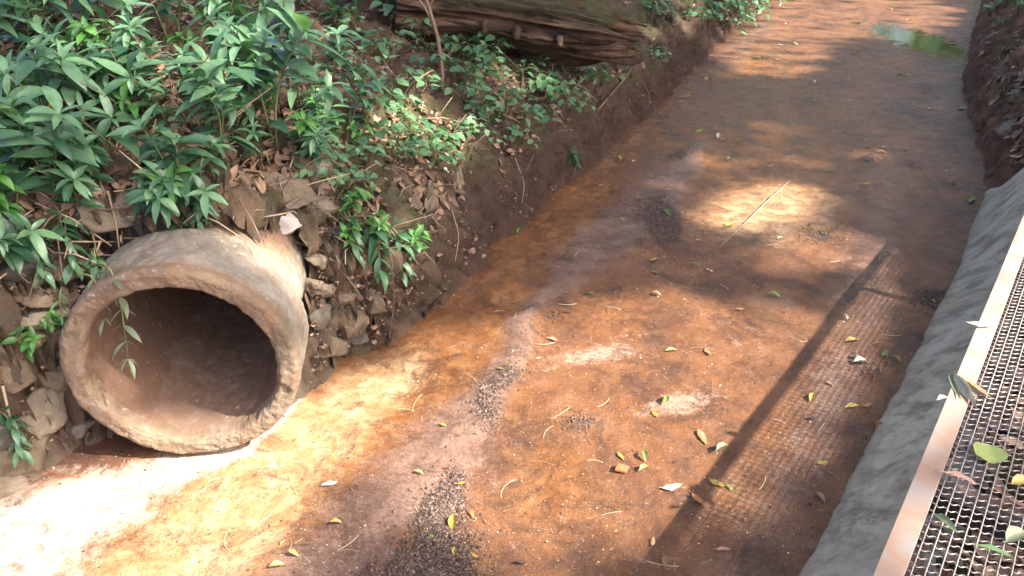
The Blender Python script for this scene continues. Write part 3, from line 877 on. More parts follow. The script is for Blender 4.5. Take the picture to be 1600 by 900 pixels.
def clear_of_pipe(q):
    r = np.asarray(q) - PIPE_C; t = r @ PIPE_AX
    return ~((np.linalg.norm(r - t[..., None] * PIPE_AX, axis=-1) < PIPE_RO + .015) & (t > -.3))

# ------------------------------------------------------------------ plants: a few built kinds, copied
def plant_lance(h, seed, lean=.3, leafL=.11, hang=False, bright=False, mat=None, wr=.29, stems=None):
    r = random.Random(seed)
    st, fo = MB(), MB()
    for _ in range(stems or r.choice((2, 2, 3))):
        az = r.uniform(0, 6.28); hh = h * r.uniform(.65, 1.05)
        ln = lean * r.uniform(.4, 1.3)
        pts = []
        for k in range(9):
            t = k / 8
            if hang:
                a = np.array([.34 * hh * math.sin(t * 1.9), .07 * math.sin(t * 3 + az) * hh, hh * (.22 * math.sin(t * 2.2) - .95 * t * t)])
            else:
                a = np.array([math.cos(az) * ln * hh * t * t + .02 * math.sin(t * 5 + az), math.sin(az) * ln * hh * t * t, hh * t])
            pts.append(a)
        pts = np.array(pts)
        st.tube(pts, np.linspace(.0036, .0016, 9) * (1 + h), 5)
        nodes = max(5, int(hh / .037))
        for k in range(1, nodes + 1):
            t = .22 + .78 * k / nodes
            p = np.array([np.interp(t * 8, range(9), pts[:, i]) for i in range(3)])
            q = np.array([np.interp(min(8, t * 8 + .3), range(9), pts[:, i]) for i in range(3)]) - np.array([np.interp(max(0, t * 8 - .3), range(9), pts[:, i]) for i in range(3)])
            q /= np.linalg.norm(q) + 1e-9
            base = k * 1.571 + r.uniform(-.4, .4)
            cnt = 2 if k < nodes else 5
            if k < nodes * .5 and r.random() < .45: continue
            for j in range(cnt):
                a = base + j * 2 * math.pi / cnt
                f = frame_of(q, (1, 0, .1) if abs(q[2]) > .9 else (0, 0, 1))
                out = f[:, 1] * math.cos(a) + f[:, 2] * math.sin(a)
                el = (.25 + .5 * (t - .4)) * r.uniform(.6, 1.4)
                d = out + q * el + np.array([0, 0, -.12])
                l = leafL * r.uniform(.65, 1.15) * (.72 if (k == nodes and j > 2) else 1)
                put_leaf(fo, p, d, l, l * wr * r.uniform(.85, 1.2), 'lance', roll=r.uniform(-.35, .35), fold=r.uniform(.1, .35), droop=r.uniform(.25, .8),
                         tint=min(1, max(0, r.gauss(.38 + .4 * (t > .9), .30))))
    return st, fo, mat or ('bright' if bright else 'lance')

def plant_ovate(spread, seed, leafL=.072, creep=True, mat='ovate', n=None):
    r = random.Random(seed)
    st, fo = MB(), MB()
    for _ in range(r.choice((3, 4, 4))):
        az = r.uniform(0, 6.28); hh = spread * r.uniform(.6, 1.1)
        pts = np.array([[math.cos(az + .4 * math.sin(t * 3)) * hh * t, math.sin(az + .4 * math.sin(t * 3)) * hh * t, .05 + .07 * math.sin(t * 3.0) + r.uniform(-.005, .01)] for t in np.linspace(0, 1, 9)])
        pts[0, 2] = -.01
        st.tube(pts, np.linspace(.0030, .0016, 9), 5)
        for k in range(n or 6):
            t = .2 + .8 * (k + r.uniform(0, .6)) / (n or 6)
            p = np.array([np.interp(min(t, 1) * 8, range(9), pts[:, i]) for i in range(3)])
            a = az + (1 if k % 2 else -1) * r.uniform(.5, 1.5)
            pet = p + np.array([math.cos(a) * .03, math.sin(a) * .03, r.uniform(.01, .05)])
            st.tube([p, (p + pet) / 2 + [0, 0, .008], pet], .0012, 4)
            l = leafL * r.uniform(.6, 1.2)
            put_leaf(fo, pet, (math.cos(a), math.sin(a), r.uniform(-.5, .25)), l, l * r.uniform(.58, .75), 'ovate', roll=r.uniform(-.6, .6), fold=r.uniform(.05, .25), droop=r.uniform(.1, .6),
                     tint=min(1, max(0, r.gauss(.45, .28))))
    return st, fo, mat

def plant_broad(h, seed, leafL=.21, n=5, mat='lance'):
    r = random.Random(seed)
    st, fo = MB(), MB()
    for k in range(n):
        az = k * 2.4 + r.uniform(-.5, .5); hh = h * r.uniform(.6, 1.1)
        pts = np.array([[math.cos(az) * .5 * hh * t * t, math.sin(az) * .5 * hh * t * t, hh * t] for t in np.linspace(0, 1, 6)])
        st.tube(pts, np.linspace(.004, .002, 6), 5)
        l = leafL * r.uniform(.7, 1.1)
        put_leaf(fo, pts[-1], (math.cos(az), math.sin(az), .0), l, l * r.uniform(.45, .6), 'ovate', roll=r.uniform(-.4, .4), fold=.15, droop=r.uniform(.4, .9), n=9, tint=r.uniform(.1, .7))
    return st, fo, mat

def plant_grass(h, seed, mat='ovate'):
    r = random.Random(seed)
    st, fo = MB(), MB()
    st.tube([[0, 0, -.02], [0, 0, .01], [0, .002, .03]], .006, 6)
    for k in range(22):
        az = r.uniform(0, 6.28)
        l = h * r.uniform(.6, 1.1)
        put_leaf(fo, (0, 0, .01), (math.cos(az), math.sin(az), r.uniform(.4, 1.4)), l, .008, 'lance', fold=.3, droop=r.uniform(.6, 1.3), n=8, tint=r.random())
    return st, fo, mat

def seedling(h, seed, L=.06, k=4, mat='bright'):
    r = random.Random(seed)
    st, fo = MB(), MB()
    st.tube([[0, 0, -.02], [.005, 0, h * .5], [0, 0, h]], .002, 5)
    for j in range(k):
        a = j * 6.283 / k + .4
        put_leaf(fo, (0, 0, h), (math.cos(a), math.sin(a), .25), L, L * .55, 'ovate', fold=.15, droop=.4, tint=r.uniform(.3, .9))
    return st, fo, mat

KINDS = {}
def kind(key, pl, cnt):
    KINDS[key] = [(pl(i)) for i in range(cnt)]
kind('lance', lambda i: plant_lance(.26, 100 + i, .4, .128), 7)
kind('tall', lambda i: plant_lance(.44, 200 + i, .5, .138 + .026 * (i % 3), wr=.27 + .03 * (i % 3)), 9)
kind('young', lambda i: plant_lance(.20, 300 + i, .3, .10, bright=True, wr=.36), 4)
kind('hang', lambda i: plant_lance(.36, 400 + i, leafL=.125, hang=True, stems=2), 3)
kind('wilt', lambda i: plant_lance(.34, 450 + i, leafL=.072, hang=True, mat='greyleaf', wr=.22, stems=1), 2)
kind('ovate', lambda i: plant_ovate(.22, 500 + i), 6)
kind('creeper', lambda i: plant_ovate(.34, 600 + i, .078, n=10), 4)
kind('broad', lambda i: plant_broad(.20, 700 + i, .15), 4)
kind('grass', lambda i: plant_grass(.20, 800 + i), 2)
kind('seedling', lambda i: seedling(.16, 900 + i), 2)
_cache = {}
PLANTS = []
NAMES = dict(lance='lance_leaf_plant', tall='leafy_shrub', young='young_plant', hang='trailing_plant', wilt='wilted_branch', ovate='ovate_leaf_plant', creeper='creeper', broad='broad_leaf_plant', grass='grass_tuft', seedling='seedling')
def place_plant(key, px, py, scale=1.0, az=None, tilt=.35, pos=None, variant=None, mat=None):
    """a plant rooted where the photo shows (px, py) on the terrain, leaning a little downhill"""
    p = hit(px, py)[0] if pos is None else np.asarray(pos, float)
    i = R.randrange(len(KINDS[key])) if variant is None else variant
    st, fo, m = KINDS[key][i]
    root = empty(NAMES[key], p)
    n = slope_normal(p[0:1], p[1:2])[0]
    up = np.array([0, 0, 1.0]) * (1 - tilt) + n * tilt
    zax = Vector(up).normalized()
    if key in ('hang', 'wilt'):
        dn = Vector((n[0], n[1], 0)).normalized() if np.hypot(n[0], n[1]) > .05 else Vector((.5, -1, 0)).normalized()
        a = math.atan2(dn.y, dn.x) + (az or 0)
        root.rotation_euler = (0, 0, a)
    else:
        q = Vector((0, 0, 1)).rotation_difference(zax) @ Euler((0, 0, R.uniform(0, 6.28) if az is None else az)).to_quaternion()
        root.rotation_euler = q.to_euler()
    root.scale = (scale,) * 3
    mm = mat or m
    for part, bm, pm in (('stem', st, 'stem'), ('foliage', fo, mm)):
        ck = (key, i, part, pm)
        if ck not in _cache:
            ob = bm.build(part, M[pm], root)
            _cache[ck] = ob
        else:
            ob = _cache[ck].copy(); C.collection.objects.link(ob); ob.parent = root
    cx, cy, _ = to_px(p + np.array([0, 0, .08]))
    PLANTS.append([root, key, float(cx), float(cy), mm, scale])
    return root

spots = [
    # dense tall clump above the pipe's right side
    ('tall', 372, 205, 1.1), ('tall', 430, 235, 1.15), ('tall', 400, 160, 1.1), ('tall', 470, 170, 1.1), ('tall', 500, 235, 1.0), ('tall', 350, 250, .9), ('tall', 455, 110, 1.15), ('tall', 520, 140, .9), ('tall', 545, 215, .85), ('tall', 395, 95, 1.1), ('tall', 440, 60, 1.1), ('tall', 350, 110, 1.0),
    ('young', 468, 245, 1.0), ('young', 490, 195, .9), ('young', 560, 245, .8),
    # upper left
    ('tall', 275, 95, 1.25), ('tall', 310, 70, 1.1), ('tall', 230, 60, 1.1), ('tall', 60, 95, 1.2), ('tall', 15, 120, 1.1), ('tall', 120, 90, 1.1), ('tall', 30, 50, 1.1), ('tall', 170, 40, 1.1), ('tall', 90, 30, 1.1), ('tall', 340, 30, 1.1), ('tall', 250, 20, 1.1), ('tall', 410, 20, 1.1), ('tall', 480, 15, 1.0),
    ('lance', 100, 195, 1.2), ('lance', 45, 215, 1.1), ('lance', 150, 140, 1.1), ('lance', 235, 185, 1.1), ('lance', 300, 170, 1.0), ('lance', 190, 235, 1.0), ('lance', 255, 145, .9), ('lance', 320, 215, 1.0), ('lance', 200, 110, 1.0), ('young', 160, 120, 1.1), ('young', 18, 215, 1.2), ('young', 225, 215, 1.0),
    ('broad', 130, 185, 1.2), ('broad', 25, 270, 1.2), ('broad', 170, 275, 1.0), ('broad', 60, 165, 1.1), ('broad', 275, 262, .95),
    # lower left margin
    ('tall', 25, 330, 1.0), ('tall', 90, 320, .95), ('lance', 55, 300, 1.2), ('lance', 120, 335, 1.0), ('hang', 100, 335, .75), ('hang', 40, 350, .75), ('lance', 10, 260, 1.2), ('young', 5, 345, 1.1), ('lance', 140, 300, 1.0),
    ('lance', 300, 305, 1.1), ('young', 280, 335, 1.0), ('lance', 255, 330, .9), ('hang', 310, 315, .75), ('lance', 335, 285, .8),
    ('young', 40, 560, .65), ('young', 85, 520, .5), ('hang', 0, 640, .7), ('lance', 0, 420, .9),
    ('hang', 285, 338, .7), ('lance', 268, 342, .8), ('lance', 310, 335, .75), ('ovate', 500, 285, .7), ('ovate', 520, 262, .8), ('lance', 480, 262, .8), ('ovate', 545, 300, .7), ('young', 520, 225, .8),
    # right of the pipe
    ('hang', 530, 330, .9), ('hang', 560, 350, 1.0), ('hang', 595, 360, .9), ('young', 545, 345, .8), ('young', 580, 385, .75), ('young', 545, 385, .7), ('hang', 615, 372, .8), ('young', 640, 405, .85),
    ('lance', 150, 165, .9), ('lance', 70, 130, 1.0), ('lance', 200, 165, .9), ('lance', 120, 255, .9), ('lance', 215, 120, .9), ('lance', 265, 205, .9), ('lance', 20, 185, 1.0), ('lance', 340, 180, .9), ('lance', 395, 250, .8), ('ovate', 180, 195, .9), ('ovate', 85, 240, .9), ('ovate', 245, 235, .8), ('young', 300, 120, .9), ('young', 75, 190, .9), ('ovate', 330, 140, .9), ('tall', 530, 60, .8), ('lance', 520, 100, .8), ('lance', 500, 260, .7), ('young', 420, 180, .8), ('lance', 560, 150, .8),
    ('ovate', 690, 20, 1.3), ('broad', 705, 45, 1.1), ('ovate', 660, 30, 1.3), ('ovate', 715, 70, 1.1), ('creeper', 730, 40, 1.0),
    # lit creepers in the middle
    ('ovate', 600, 150, 1.1), ('ovate', 640, 140, 1.1), ('ovate', 560, 185, 1.0), ('creeper', 620, 225, 1.0), ('creeper', 660, 245, 1.0), ('creeper', 700, 225, 1.0), ('ovate', 590, 255, 1.0), ('ovate', 570, 290, .8), ('ovate', 740, 215, .8), ('ovate', 640, 205, 1.1), ('ovate', 610, 265, 1.0), ('ovate', 675, 265, .8),
    # behind, by the sapling
    ('ovate', 560, 60, 1.3), ('ovate', 600, 95, 1.2), ('ovate', 640, 60, 1.3), ('broad', 610, 40, 1.2), ('ovate', 670, 90, 1.2), ('tall', 560, 25, .9), ('broad', 660, 110, .9), ('tall', 640, 15, .9), ('ovate', 570, 120, 1.1), ('tall', 600, 5, .9), ('broad', 580, 90, 1.0), ('ovate', 690, 40, 1.2),
    # creepers below the log
    ('creeper', 740, 100, 1.1), ('creeper', 780, 125, 1.2), ('creeper', 760, 150, 1.1), ('creeper', 810, 150, 1.2), ('creeper', 830, 120, 1.0), ('creeper', 850, 165, 1.1), ('creeper', 790, 185, 1.0), ('creeper', 735, 75, 1.2), ('creeper', 820, 185, 1.0), ('ovate', 880, 150, 1.1), ('ovate', 900, 175, 1.0), ('ovate', 930, 140, .9), ('ovate', 765, 195, .9), ('ovate', 815, 225, .9), ('creeper', 710, 130, 1.1), ('ovate', 720, 165, 1.1), ('ovate', 905, 120, .8), ('creeper', 760, 90, 1.1),
    ('hang', 885, 235, .9), ('grass', 952, 110, 1.3), ('grass', 960, 95, 1.2), ('seedling', 757, 75, 1.2),
    # far side
    ('ovate', 1015, 22, 1.3), ('ovate', 1030, 30, 1.2), ('ovate', 1040, 100, .9), ('ovate', 1025, 95, .8), ('creeper', 1110, 20, 1.5), ('creeper', 1140, 18, 1.6), ('creeper', 1165, 12, 1.5), ('creeper', 1130, 38, 1.4), ('creeper', 1120, 5, 1.6), ('creeper', 1155, 28, 1.5), ('ovate', 1105, 42, 1.4), ('creeper', 1145, 3, 1.6), ('ovate', 1170, 30, 1.4), ('tall', 1150, 0, 1.3), ('tall', 1120, -5, 1.2), ('creeper', 1185, 8, 1.5), ('broad', 1100, 5, 1.6), ('ovate', 1092, 45, 1.4),
    ('ovate', 1545, 25, 1.3), ('grass', 1565, 40, 1.3), ('ovate', 1590, 20, 1.2), ('creeper', 1575, 8, 1.2),
]
for key, px, py, sc in spots:
    place_plant(key, px, py, sc * R.uniform(.9, 1.1))
# the half-dry spray hanging across the pipe mouth, rooted on the bank at the pipe's shoulder
place_plant('wilt', 190, 430, 1.25, az=.5, pos=(-1.56, 2.52, .87), variant=0)
place_plant('wilt', 180, 430, .9, az=.9, pos=(-1.60, 2.50, .84), variant=1)
place_plant('wilt', 170, 440, .75, az=-.5, pos=(-1.66, 2.50, .80), variant=1, mat='ovate')
place_plant('hang', 165, 400, .55, az=-.2, pos=(-1.58, 2.62, .90))

# sapling with a pale stem, in front of the log
def sapling():
    p = hit(690, 150)[0]
    root = empty("sapling", p)
    tag(root, "slim pale-stemmed sapling standing upright before the left end of the fallen log", "sapling")
    mb = MB(); top = np.array([-.16, -.05, .95])
    mb.tube([np.array([0, 0, -.05]), [.01, 0, .2], [-.01, -.01, .42], [-.06, -.02, .62], [-.12, -.04, .8], top], np.linspace(.017, .010, 6), 8)
    mb.tube([[-.03, -.01, .5], [-.10, .03, .62], [-.17, .05, .72]], [.008, .006, .004], 6)
    mb.tube([[-.06, -.02, .62], [.04, -.02, .76], [.09, -.03, .85]], [.008, .006, .004], 6)
    mb.build("stem", M['twig'], root)
    fo = MB()
    for q in ((-.17, .05, .72), (.09, -.03, .85), (-.16, -.05, .95), (.0, 0, .3)):
        for k in range(5):
            a = k * 1.3 + q[0] * 9
            put_leaf(fo, q, (math.cos(a), math.sin(a), R.uniform(-.4, .2)), .10, .055, 'ovate', droop=.5)
    fo.build("foliage", M['ovate'], root)
sapling()

# ------------------------------------------------------------------ stones in the bank
def rock_mesh(sx, sy, sz, seed, flat=.5):
    import bmesh
    bm = bmesh.new()
    bmesh.ops.create_icosphere(bm, subdivisions=4, radius=1)
    v = np.array([q.co[:] for q in bm.verts]); f = [[q.index for q in p.verts] for p in bm.faces]
    bm.free()
    r = np.random.default_rng(seed)
    for _ in range(11):       # broken flat faces
        n = r.normal(size=3); n /= np.linalg.norm(n)
        d = r.uniform(.38, .72)
        k = v @ n
        v = np.where((k > d)[:, None], v - np.outer(k - d, n) * .96, v)
    v *= np.array([sx, sy, sz]) / 1.6 * 1.15
    v += v / (np.linalg.norm(v, axis=1)[:, None] + 1e-6) * (.022 * fbm(v + seed, 12, 3, 90) + .011 * fbm(v + seed, 42, 3, 91))[:, None]
    return v, f
def place_rock(px, py, w, h, dep, mat, label, out=.3, rot=0.0, seed=0, name="stone"):
    """a stone bedded in the bank face where the photo shows (px, py); w, h in metres as seen"""
    p = hit(px, py)[0]
    n = slope_normal(p[0:1], p[1:2])[0]
    v, f = rock_mesh(w, dep, h, seed)
    c, s = math.cos(rot), math.sin(rot)
    v = v @ np.array([[c, 0, s], [0, 1, 0], [-s, 0, c]]).T
    mb = MB(); mb.add(v, f, R.random())
    o = mb.build(name, M[mat])
    a = math.atan2(n[1], n[0]) + math.pi / 2
    o.rotation_euler = (0, 0, a)
    o.location = p - n * dep * (.5 - out * .62)
    tag(o, label, "stone", "stones bedded in the left bank")
    return o
ROCKS = [
    (455, 300, .34, .20, .22, 'stone', "large mossy stone above the pipe's right shoulder", .25, .05, 1),
    (470, 345, .20, .11, .16, 'whitestone', "white-faced broken stone just above the pipe's right shoulder", .45, .2, 2),
    (368, 262, .26, .14, .18, 'stone', "flat brown stone under the dense plants above the pipe", .25, 0, 3),
    (375, 310, .24, .13, .16, 'greystone', "grey block bedded over the middle of the pipe's top", .2, .1, 4),
    (495, 265, .16, .13, .14, 'stone', "small brown stone left of the bright creepers, beneath the tall clump", .3, -.1, 5),
    (50, 410, .20, .14, .14, 'greystone', "dark grey wedge-shaped stone high at the left edge of the bank", .35, .25, 6),
    (60, 440, .15, .10, .12, 'greystone', "dark small stone directly under the grey wedge-shaped stone", .3, -.2, 7),
    (70, 505, .18, .08, .12, 'stone', "thin tan slab in the rubble left of the pipe mouth", .4, .05, 8),
    (60, 470, .15, .08, .12, 'stone', "brown slab between the dark stones and the thin tan slab", .3, .15, 9),
    (120, 675, .13, .07, .10, 'greystone', "pale-topped grey stone beside the lower left of the pipe rim", .5, -.05, 10),
    (70, 640, .22, .17, .16, 'stone', "rounded brown lump of rubble left of the pipe's lower rim", .3, .1, 11),
    (50, 715, .24, .16, .16, 'stone', "cracked tan boulder at the foot of the rubble, lower left", .35, -.2, 12),
    (15, 690, .16, .18, .14, 'greystone', "grey stone at the left edge above the sunlit floor", .35, .3, 13),
    (10, 755, .14, .11, .12, 'stone', "low brown stone lowest at the left edge", .4, .1, 14),
    (20, 580, .18, .12, .14, 'stone', "brown stone at the left edge under the small bright plant", .3, -.1, 15),
    (150, 330, .26, .16, .18, 'stone', "broad brown stone under the plants left of the pipe's top", .2, .1, 16),
    (215, 330, .18, .13, .14, 'stone', "brown stone beside the pipe's upper left edge", .2, -.2, 17),
    (520, 535, .22, .13, .18, 'stone', "angular brown rock on the ground against the pipe's right side", .45, .25, 18),
    (545, 510, .16, .12, .16, 'stone', "second angular rock, behind the one against the pipe's right side", .45, -.3, 19),
    (505, 500, .14, .12, .14, 'greystone', "grey-brown rock wedged between the pipe and the angular rocks", .4, .1, 20),
    (676, 315, .13, .19, .16, 'stone', "upright brick-shaped stone under the sunlit creepers", .4, .0, 21),
    (648, 315, .07, .15, .12, 'stone', "narrow pale stone left of the upright brick-shaped stone", .4, .1, 22),
    (720, 285, .18, .17, .16, 'stone', "mossy rounded stone right of the upright brick-shaped stone", .3, .1, 23),
    (500, 400, .14, .10, .12, 'stone', "brown stone touching the pipe's right flank", .3, .2, 24),
    (610, 275, .12, .07, .10, 'stone', "small tan stone below the sunlit creepers", .35, -.1, 25),
    (415, 275, .20, .12, .16, 'stone', "dark mossy block between the flat stone and the large shoulder stone", .35, .1, 26),
    (340, 330, .16, .10, .14, 'stone', "small dark stone over the left half of the pipe's top", .35, -.1, 27),
    (505, 320, .15, .12, .14, 'stone', "dark brown stone just right of the white-faced broken stone", .35, .2, 28),
    (525, 365, .15, .10, .13, 'greystone', "grey-brown stone behind the trailing plants right of the pipe", .35, -.2, 29),
    (500, 450, .14, .10, .12, 'stone', "stone in the dark soil along the pipe's right flank", .35, .1, 30),
    (535, 470, .17, .10, .14, 'stone', "flat-topped stone in the hollow right of the pipe", .35, -.15, 31),
    (560, 530, .14, .08, .12, 'greystone', "low stone at the floor's edge right of the angular rocks", .45, .2, 32),
    (590, 470, .15, .09, .13, 'stone', "brown stone low on the bank under the trailing plants", .35, .1, 33),
    (640, 380, .16, .11, .14, 'stone', "rounded brown stone in the bank below the narrow pale stone", .3, -.1, 34),
    (765, 300, .18, .12, .14, 'stone', "brown lump of rubble in the bank face right of the mossy stone", .3, .15, 35),
    (100, 420, .15, .11, .13, 'stone', "brown stone under the plants between the dark wedge and the pipe", .3, .1, 36),
    (40, 545, .16, .09, .13, 'stone', "tan stone in the rubble just above the small bright plant", .35, -.1, 37),
    (95, 590, .14, .10, .12, 'stone', "brown stone against the pipe rim's left side", .35, .2, 38),
    (110, 550, .13, .09, .12, 'greystone', "grey stone against the rim, above the brown one", .3, -.2, 39),
]
for r_ in ROCKS: place_rock(*r_)
RR = [(1585, 150, .40, .30, .3, 'stone', "large dark rounded boulder in the right bank", .35, .2, 40), (1560, 110, .35, .2, .2, 'stone', "brown stone above the boulder in the right bank", .3, .1, 41),
      (1570, 195, .3, .2, .2, 'stone', "brown rock between the boulder and the end of the concrete wall", .35, -.1, 42), (1540, 60, .35, .2, .2, 'stone', "far brown rock at the foot of the right bank", .35, .1, 43)]
for r_ in RR:
    o = place_rock(*r_); o["group"] = "rocks in the right bank"

# ------------------------------------------------------------------ fallen log
def build_log():
    A = np.array([1.20, 7.35, .98]); B = np.array([-1.6, 5.9, 1.62])
    A, B = G(955, 52, .95), hit(660, 52)[0] + [0, 0, .27]
    ax = (B - A); Lg = np.linalg.norm(ax); ax /= Lg
    Lg += .15
    root = empty("fallen_log", A)
    tag(root, "rotting mossy fallen log lying on the left bank, its split end over the channel", "log")
    f = frame_of(ax); a, b = f[:, 1], f[:, 2]
    nt, nth = 200, 140
    tt = np.linspace(0, 1, nt); th = np.linspace(0, 2 * np.pi, nth)
    T, H = np.meshgrid(tt, th, indexing='ij')
    rad = .25 + .05 * T + .02 * np.sin(T * 7)
    lobes = np.stack([np.cos(H) * 1.0, np.sin(H) * 1.0, T * .8], -1).reshape(-1, 3)
    ridge = fbm(lobes * np.array([4.2, 4.2, 2.6]), 1.0, 5, 95, .6).reshape(T.shape)
    fine = fbm(lobes * np.array([9, 9, 4.0]), 1.0, 3, 96).reshape(T.shape)
    rad = rad * (1 + .42 * ridge + .22 * fine)
    # split, decayed end: ragged tongues
    endz = .42 * (fbm(np.stack([np.cos(H), np.sin(H), 0 * H], -1).reshape(-1, 3) * 1.7, 1.0, 3, 97).reshape(T.shape))
    tong = .24 * np.exp(-((np.sin(H) - -.75) / .35) ** 2) * (np.cos(H) > -2) + .16 * np.exp(-((np.sin(H) - .35) / .3) ** 2) * (np.cos(H) < 0)
    along = T * Lg - (endz * .35 + tong) * np.exp(-T * Lg / .35)
    rad = rad * (1 - .30 * np.exp(-(T * Lg) / .10) * (1 - .5 * ridge))
    P = along[..., None] * ax + (rad * np.cos(H))[..., None] * a + (rad * .92 * np.sin(H))[..., None] * b
    P[:, -1] = P[:, 0]
    up = sstep(.0, .6, np.sin(H) * b[2] + np.cos(H) * a[2])
    g = grid_mesh("trunk", P, np.ones((nt - 1, nth - 1), bool), M['log'], dict(along=up), root)
    # broken core and splinters inside the split end
    mb = MB()
    for k in range(26):
        aa = k * .7; rr = .05 + .10 * R.random()
        st = a * math.cos(aa) * rr + b * math.sin(aa) * rr
        ln = R.uniform(.05, .30)
        mb.tube([st + ax * .5, st + ax * .1 - ax * ln * .3, st * .8 - ax * ln], [.05, .04, .006], 7)
    mb.build("splinters", M['log'], root)
    mb = MB()
    for k, (t0, s0) in enumerate(((.25, .9), (.45, 1.0), (.6, .8))):
        st = ax * (Lg * t0) - b * .05 + a * .16
        mb = MB(); mb.tube([st, st + a * .12 - b * .02, st + a * .2 + [0, 0, -.06]], [.05 * s0, .04 * s0, .02], 8)
        mb.build("branch_stub", M['log'], root)
build_log()

# ------------------------------------------------------------------ fallen leaves, every one its own object
LEAFKIND = {}
def leaf_obj(shape, mat, L, ratio, seed, curl):
    key = (shape, mat, round(L, 3), ratio, seed)
    rd = shape == 'round'
    v, f = leaf_shape(L, L * ratio, shape, fold=.04 if rd else .18 + .2 * (seed % 3) / 3, droop=curl, curl=.3 if rd else 1.2 if seed % 2 else -.8, wave=.02, n=9)
    v[:, 0] -= L / 2
    v[:, 2] -= v[:, 2].min() - .001
    mb = MB(); mb.add(v, f, R.random())
    q = np.array([[-L * .5, 0, v[2, 2] + .001], [-L * .6, L * .02, v[2, 2] + .002], [-L * .68, L * .05, .003]])
    mb.tube(q, .0012, 4)
    return mb
FALLEN = []
def fallen(px, py, lpx, ang, mat, shape='lance', ratio=.36, z=None, zone=None, label=None):
    on_deck = z is not None
    p = G(px, py, z) if on_deck else hit(px, py)[0]
    zc = to_px(p)[2]
    # direction on the ground that shows at the given picture angle
    a = math.radians(ang)
    q = G(px + math.cos(a) * 8, py - math.sin(a) * 8, p[2])
    d = q[:2] - p[:2]
    L = float(np.clip(lpx / 8 * np.hypot(*d) * (1 if on_deck else .88), .022, .15))
    sd = R.randrange(1000)
    mb = leaf_obj(shape, mat, L, ratio, sd, R.uniform(.05, .5) * R.choice((1, 1, -.5)) * (.35 if on_deck or shape == 'round' else 1))
    o = mb.build("fallen_leaf", M[mat])
    base = p[2] + (bed_relief(p[0:1], p[1:2])[0][0] if not on_deck and p[2] < .02 else 0)
    o.location = (p[0], p[1], base + (.004 if not on_deck else .004))
    if not on_deck and p[2] > .05:
        n = slope_normal(p[0:1], p[1:2])[0]
        o.rotation_euler = (Vector((0, 0, 1)).rotation_difference(Vector(n)) @ Euler((0, 0, math.atan2(d[1], d[0]))).to_quaternion()).to_euler()
        o.location = p + n * .02
    else:
        o.rotation_euler = (R.uniform(-.12, .12), R.uniform(-.06, .06), math.atan2(d[1], d[0]))
    FALLEN.append([o, px, py, mat, L, zone, label])
    return o
Y, T_, RU, DK, GR, PA = 'yellow', 'tan', 'rust', 'darkleaf', 'greenfall', 'pale'
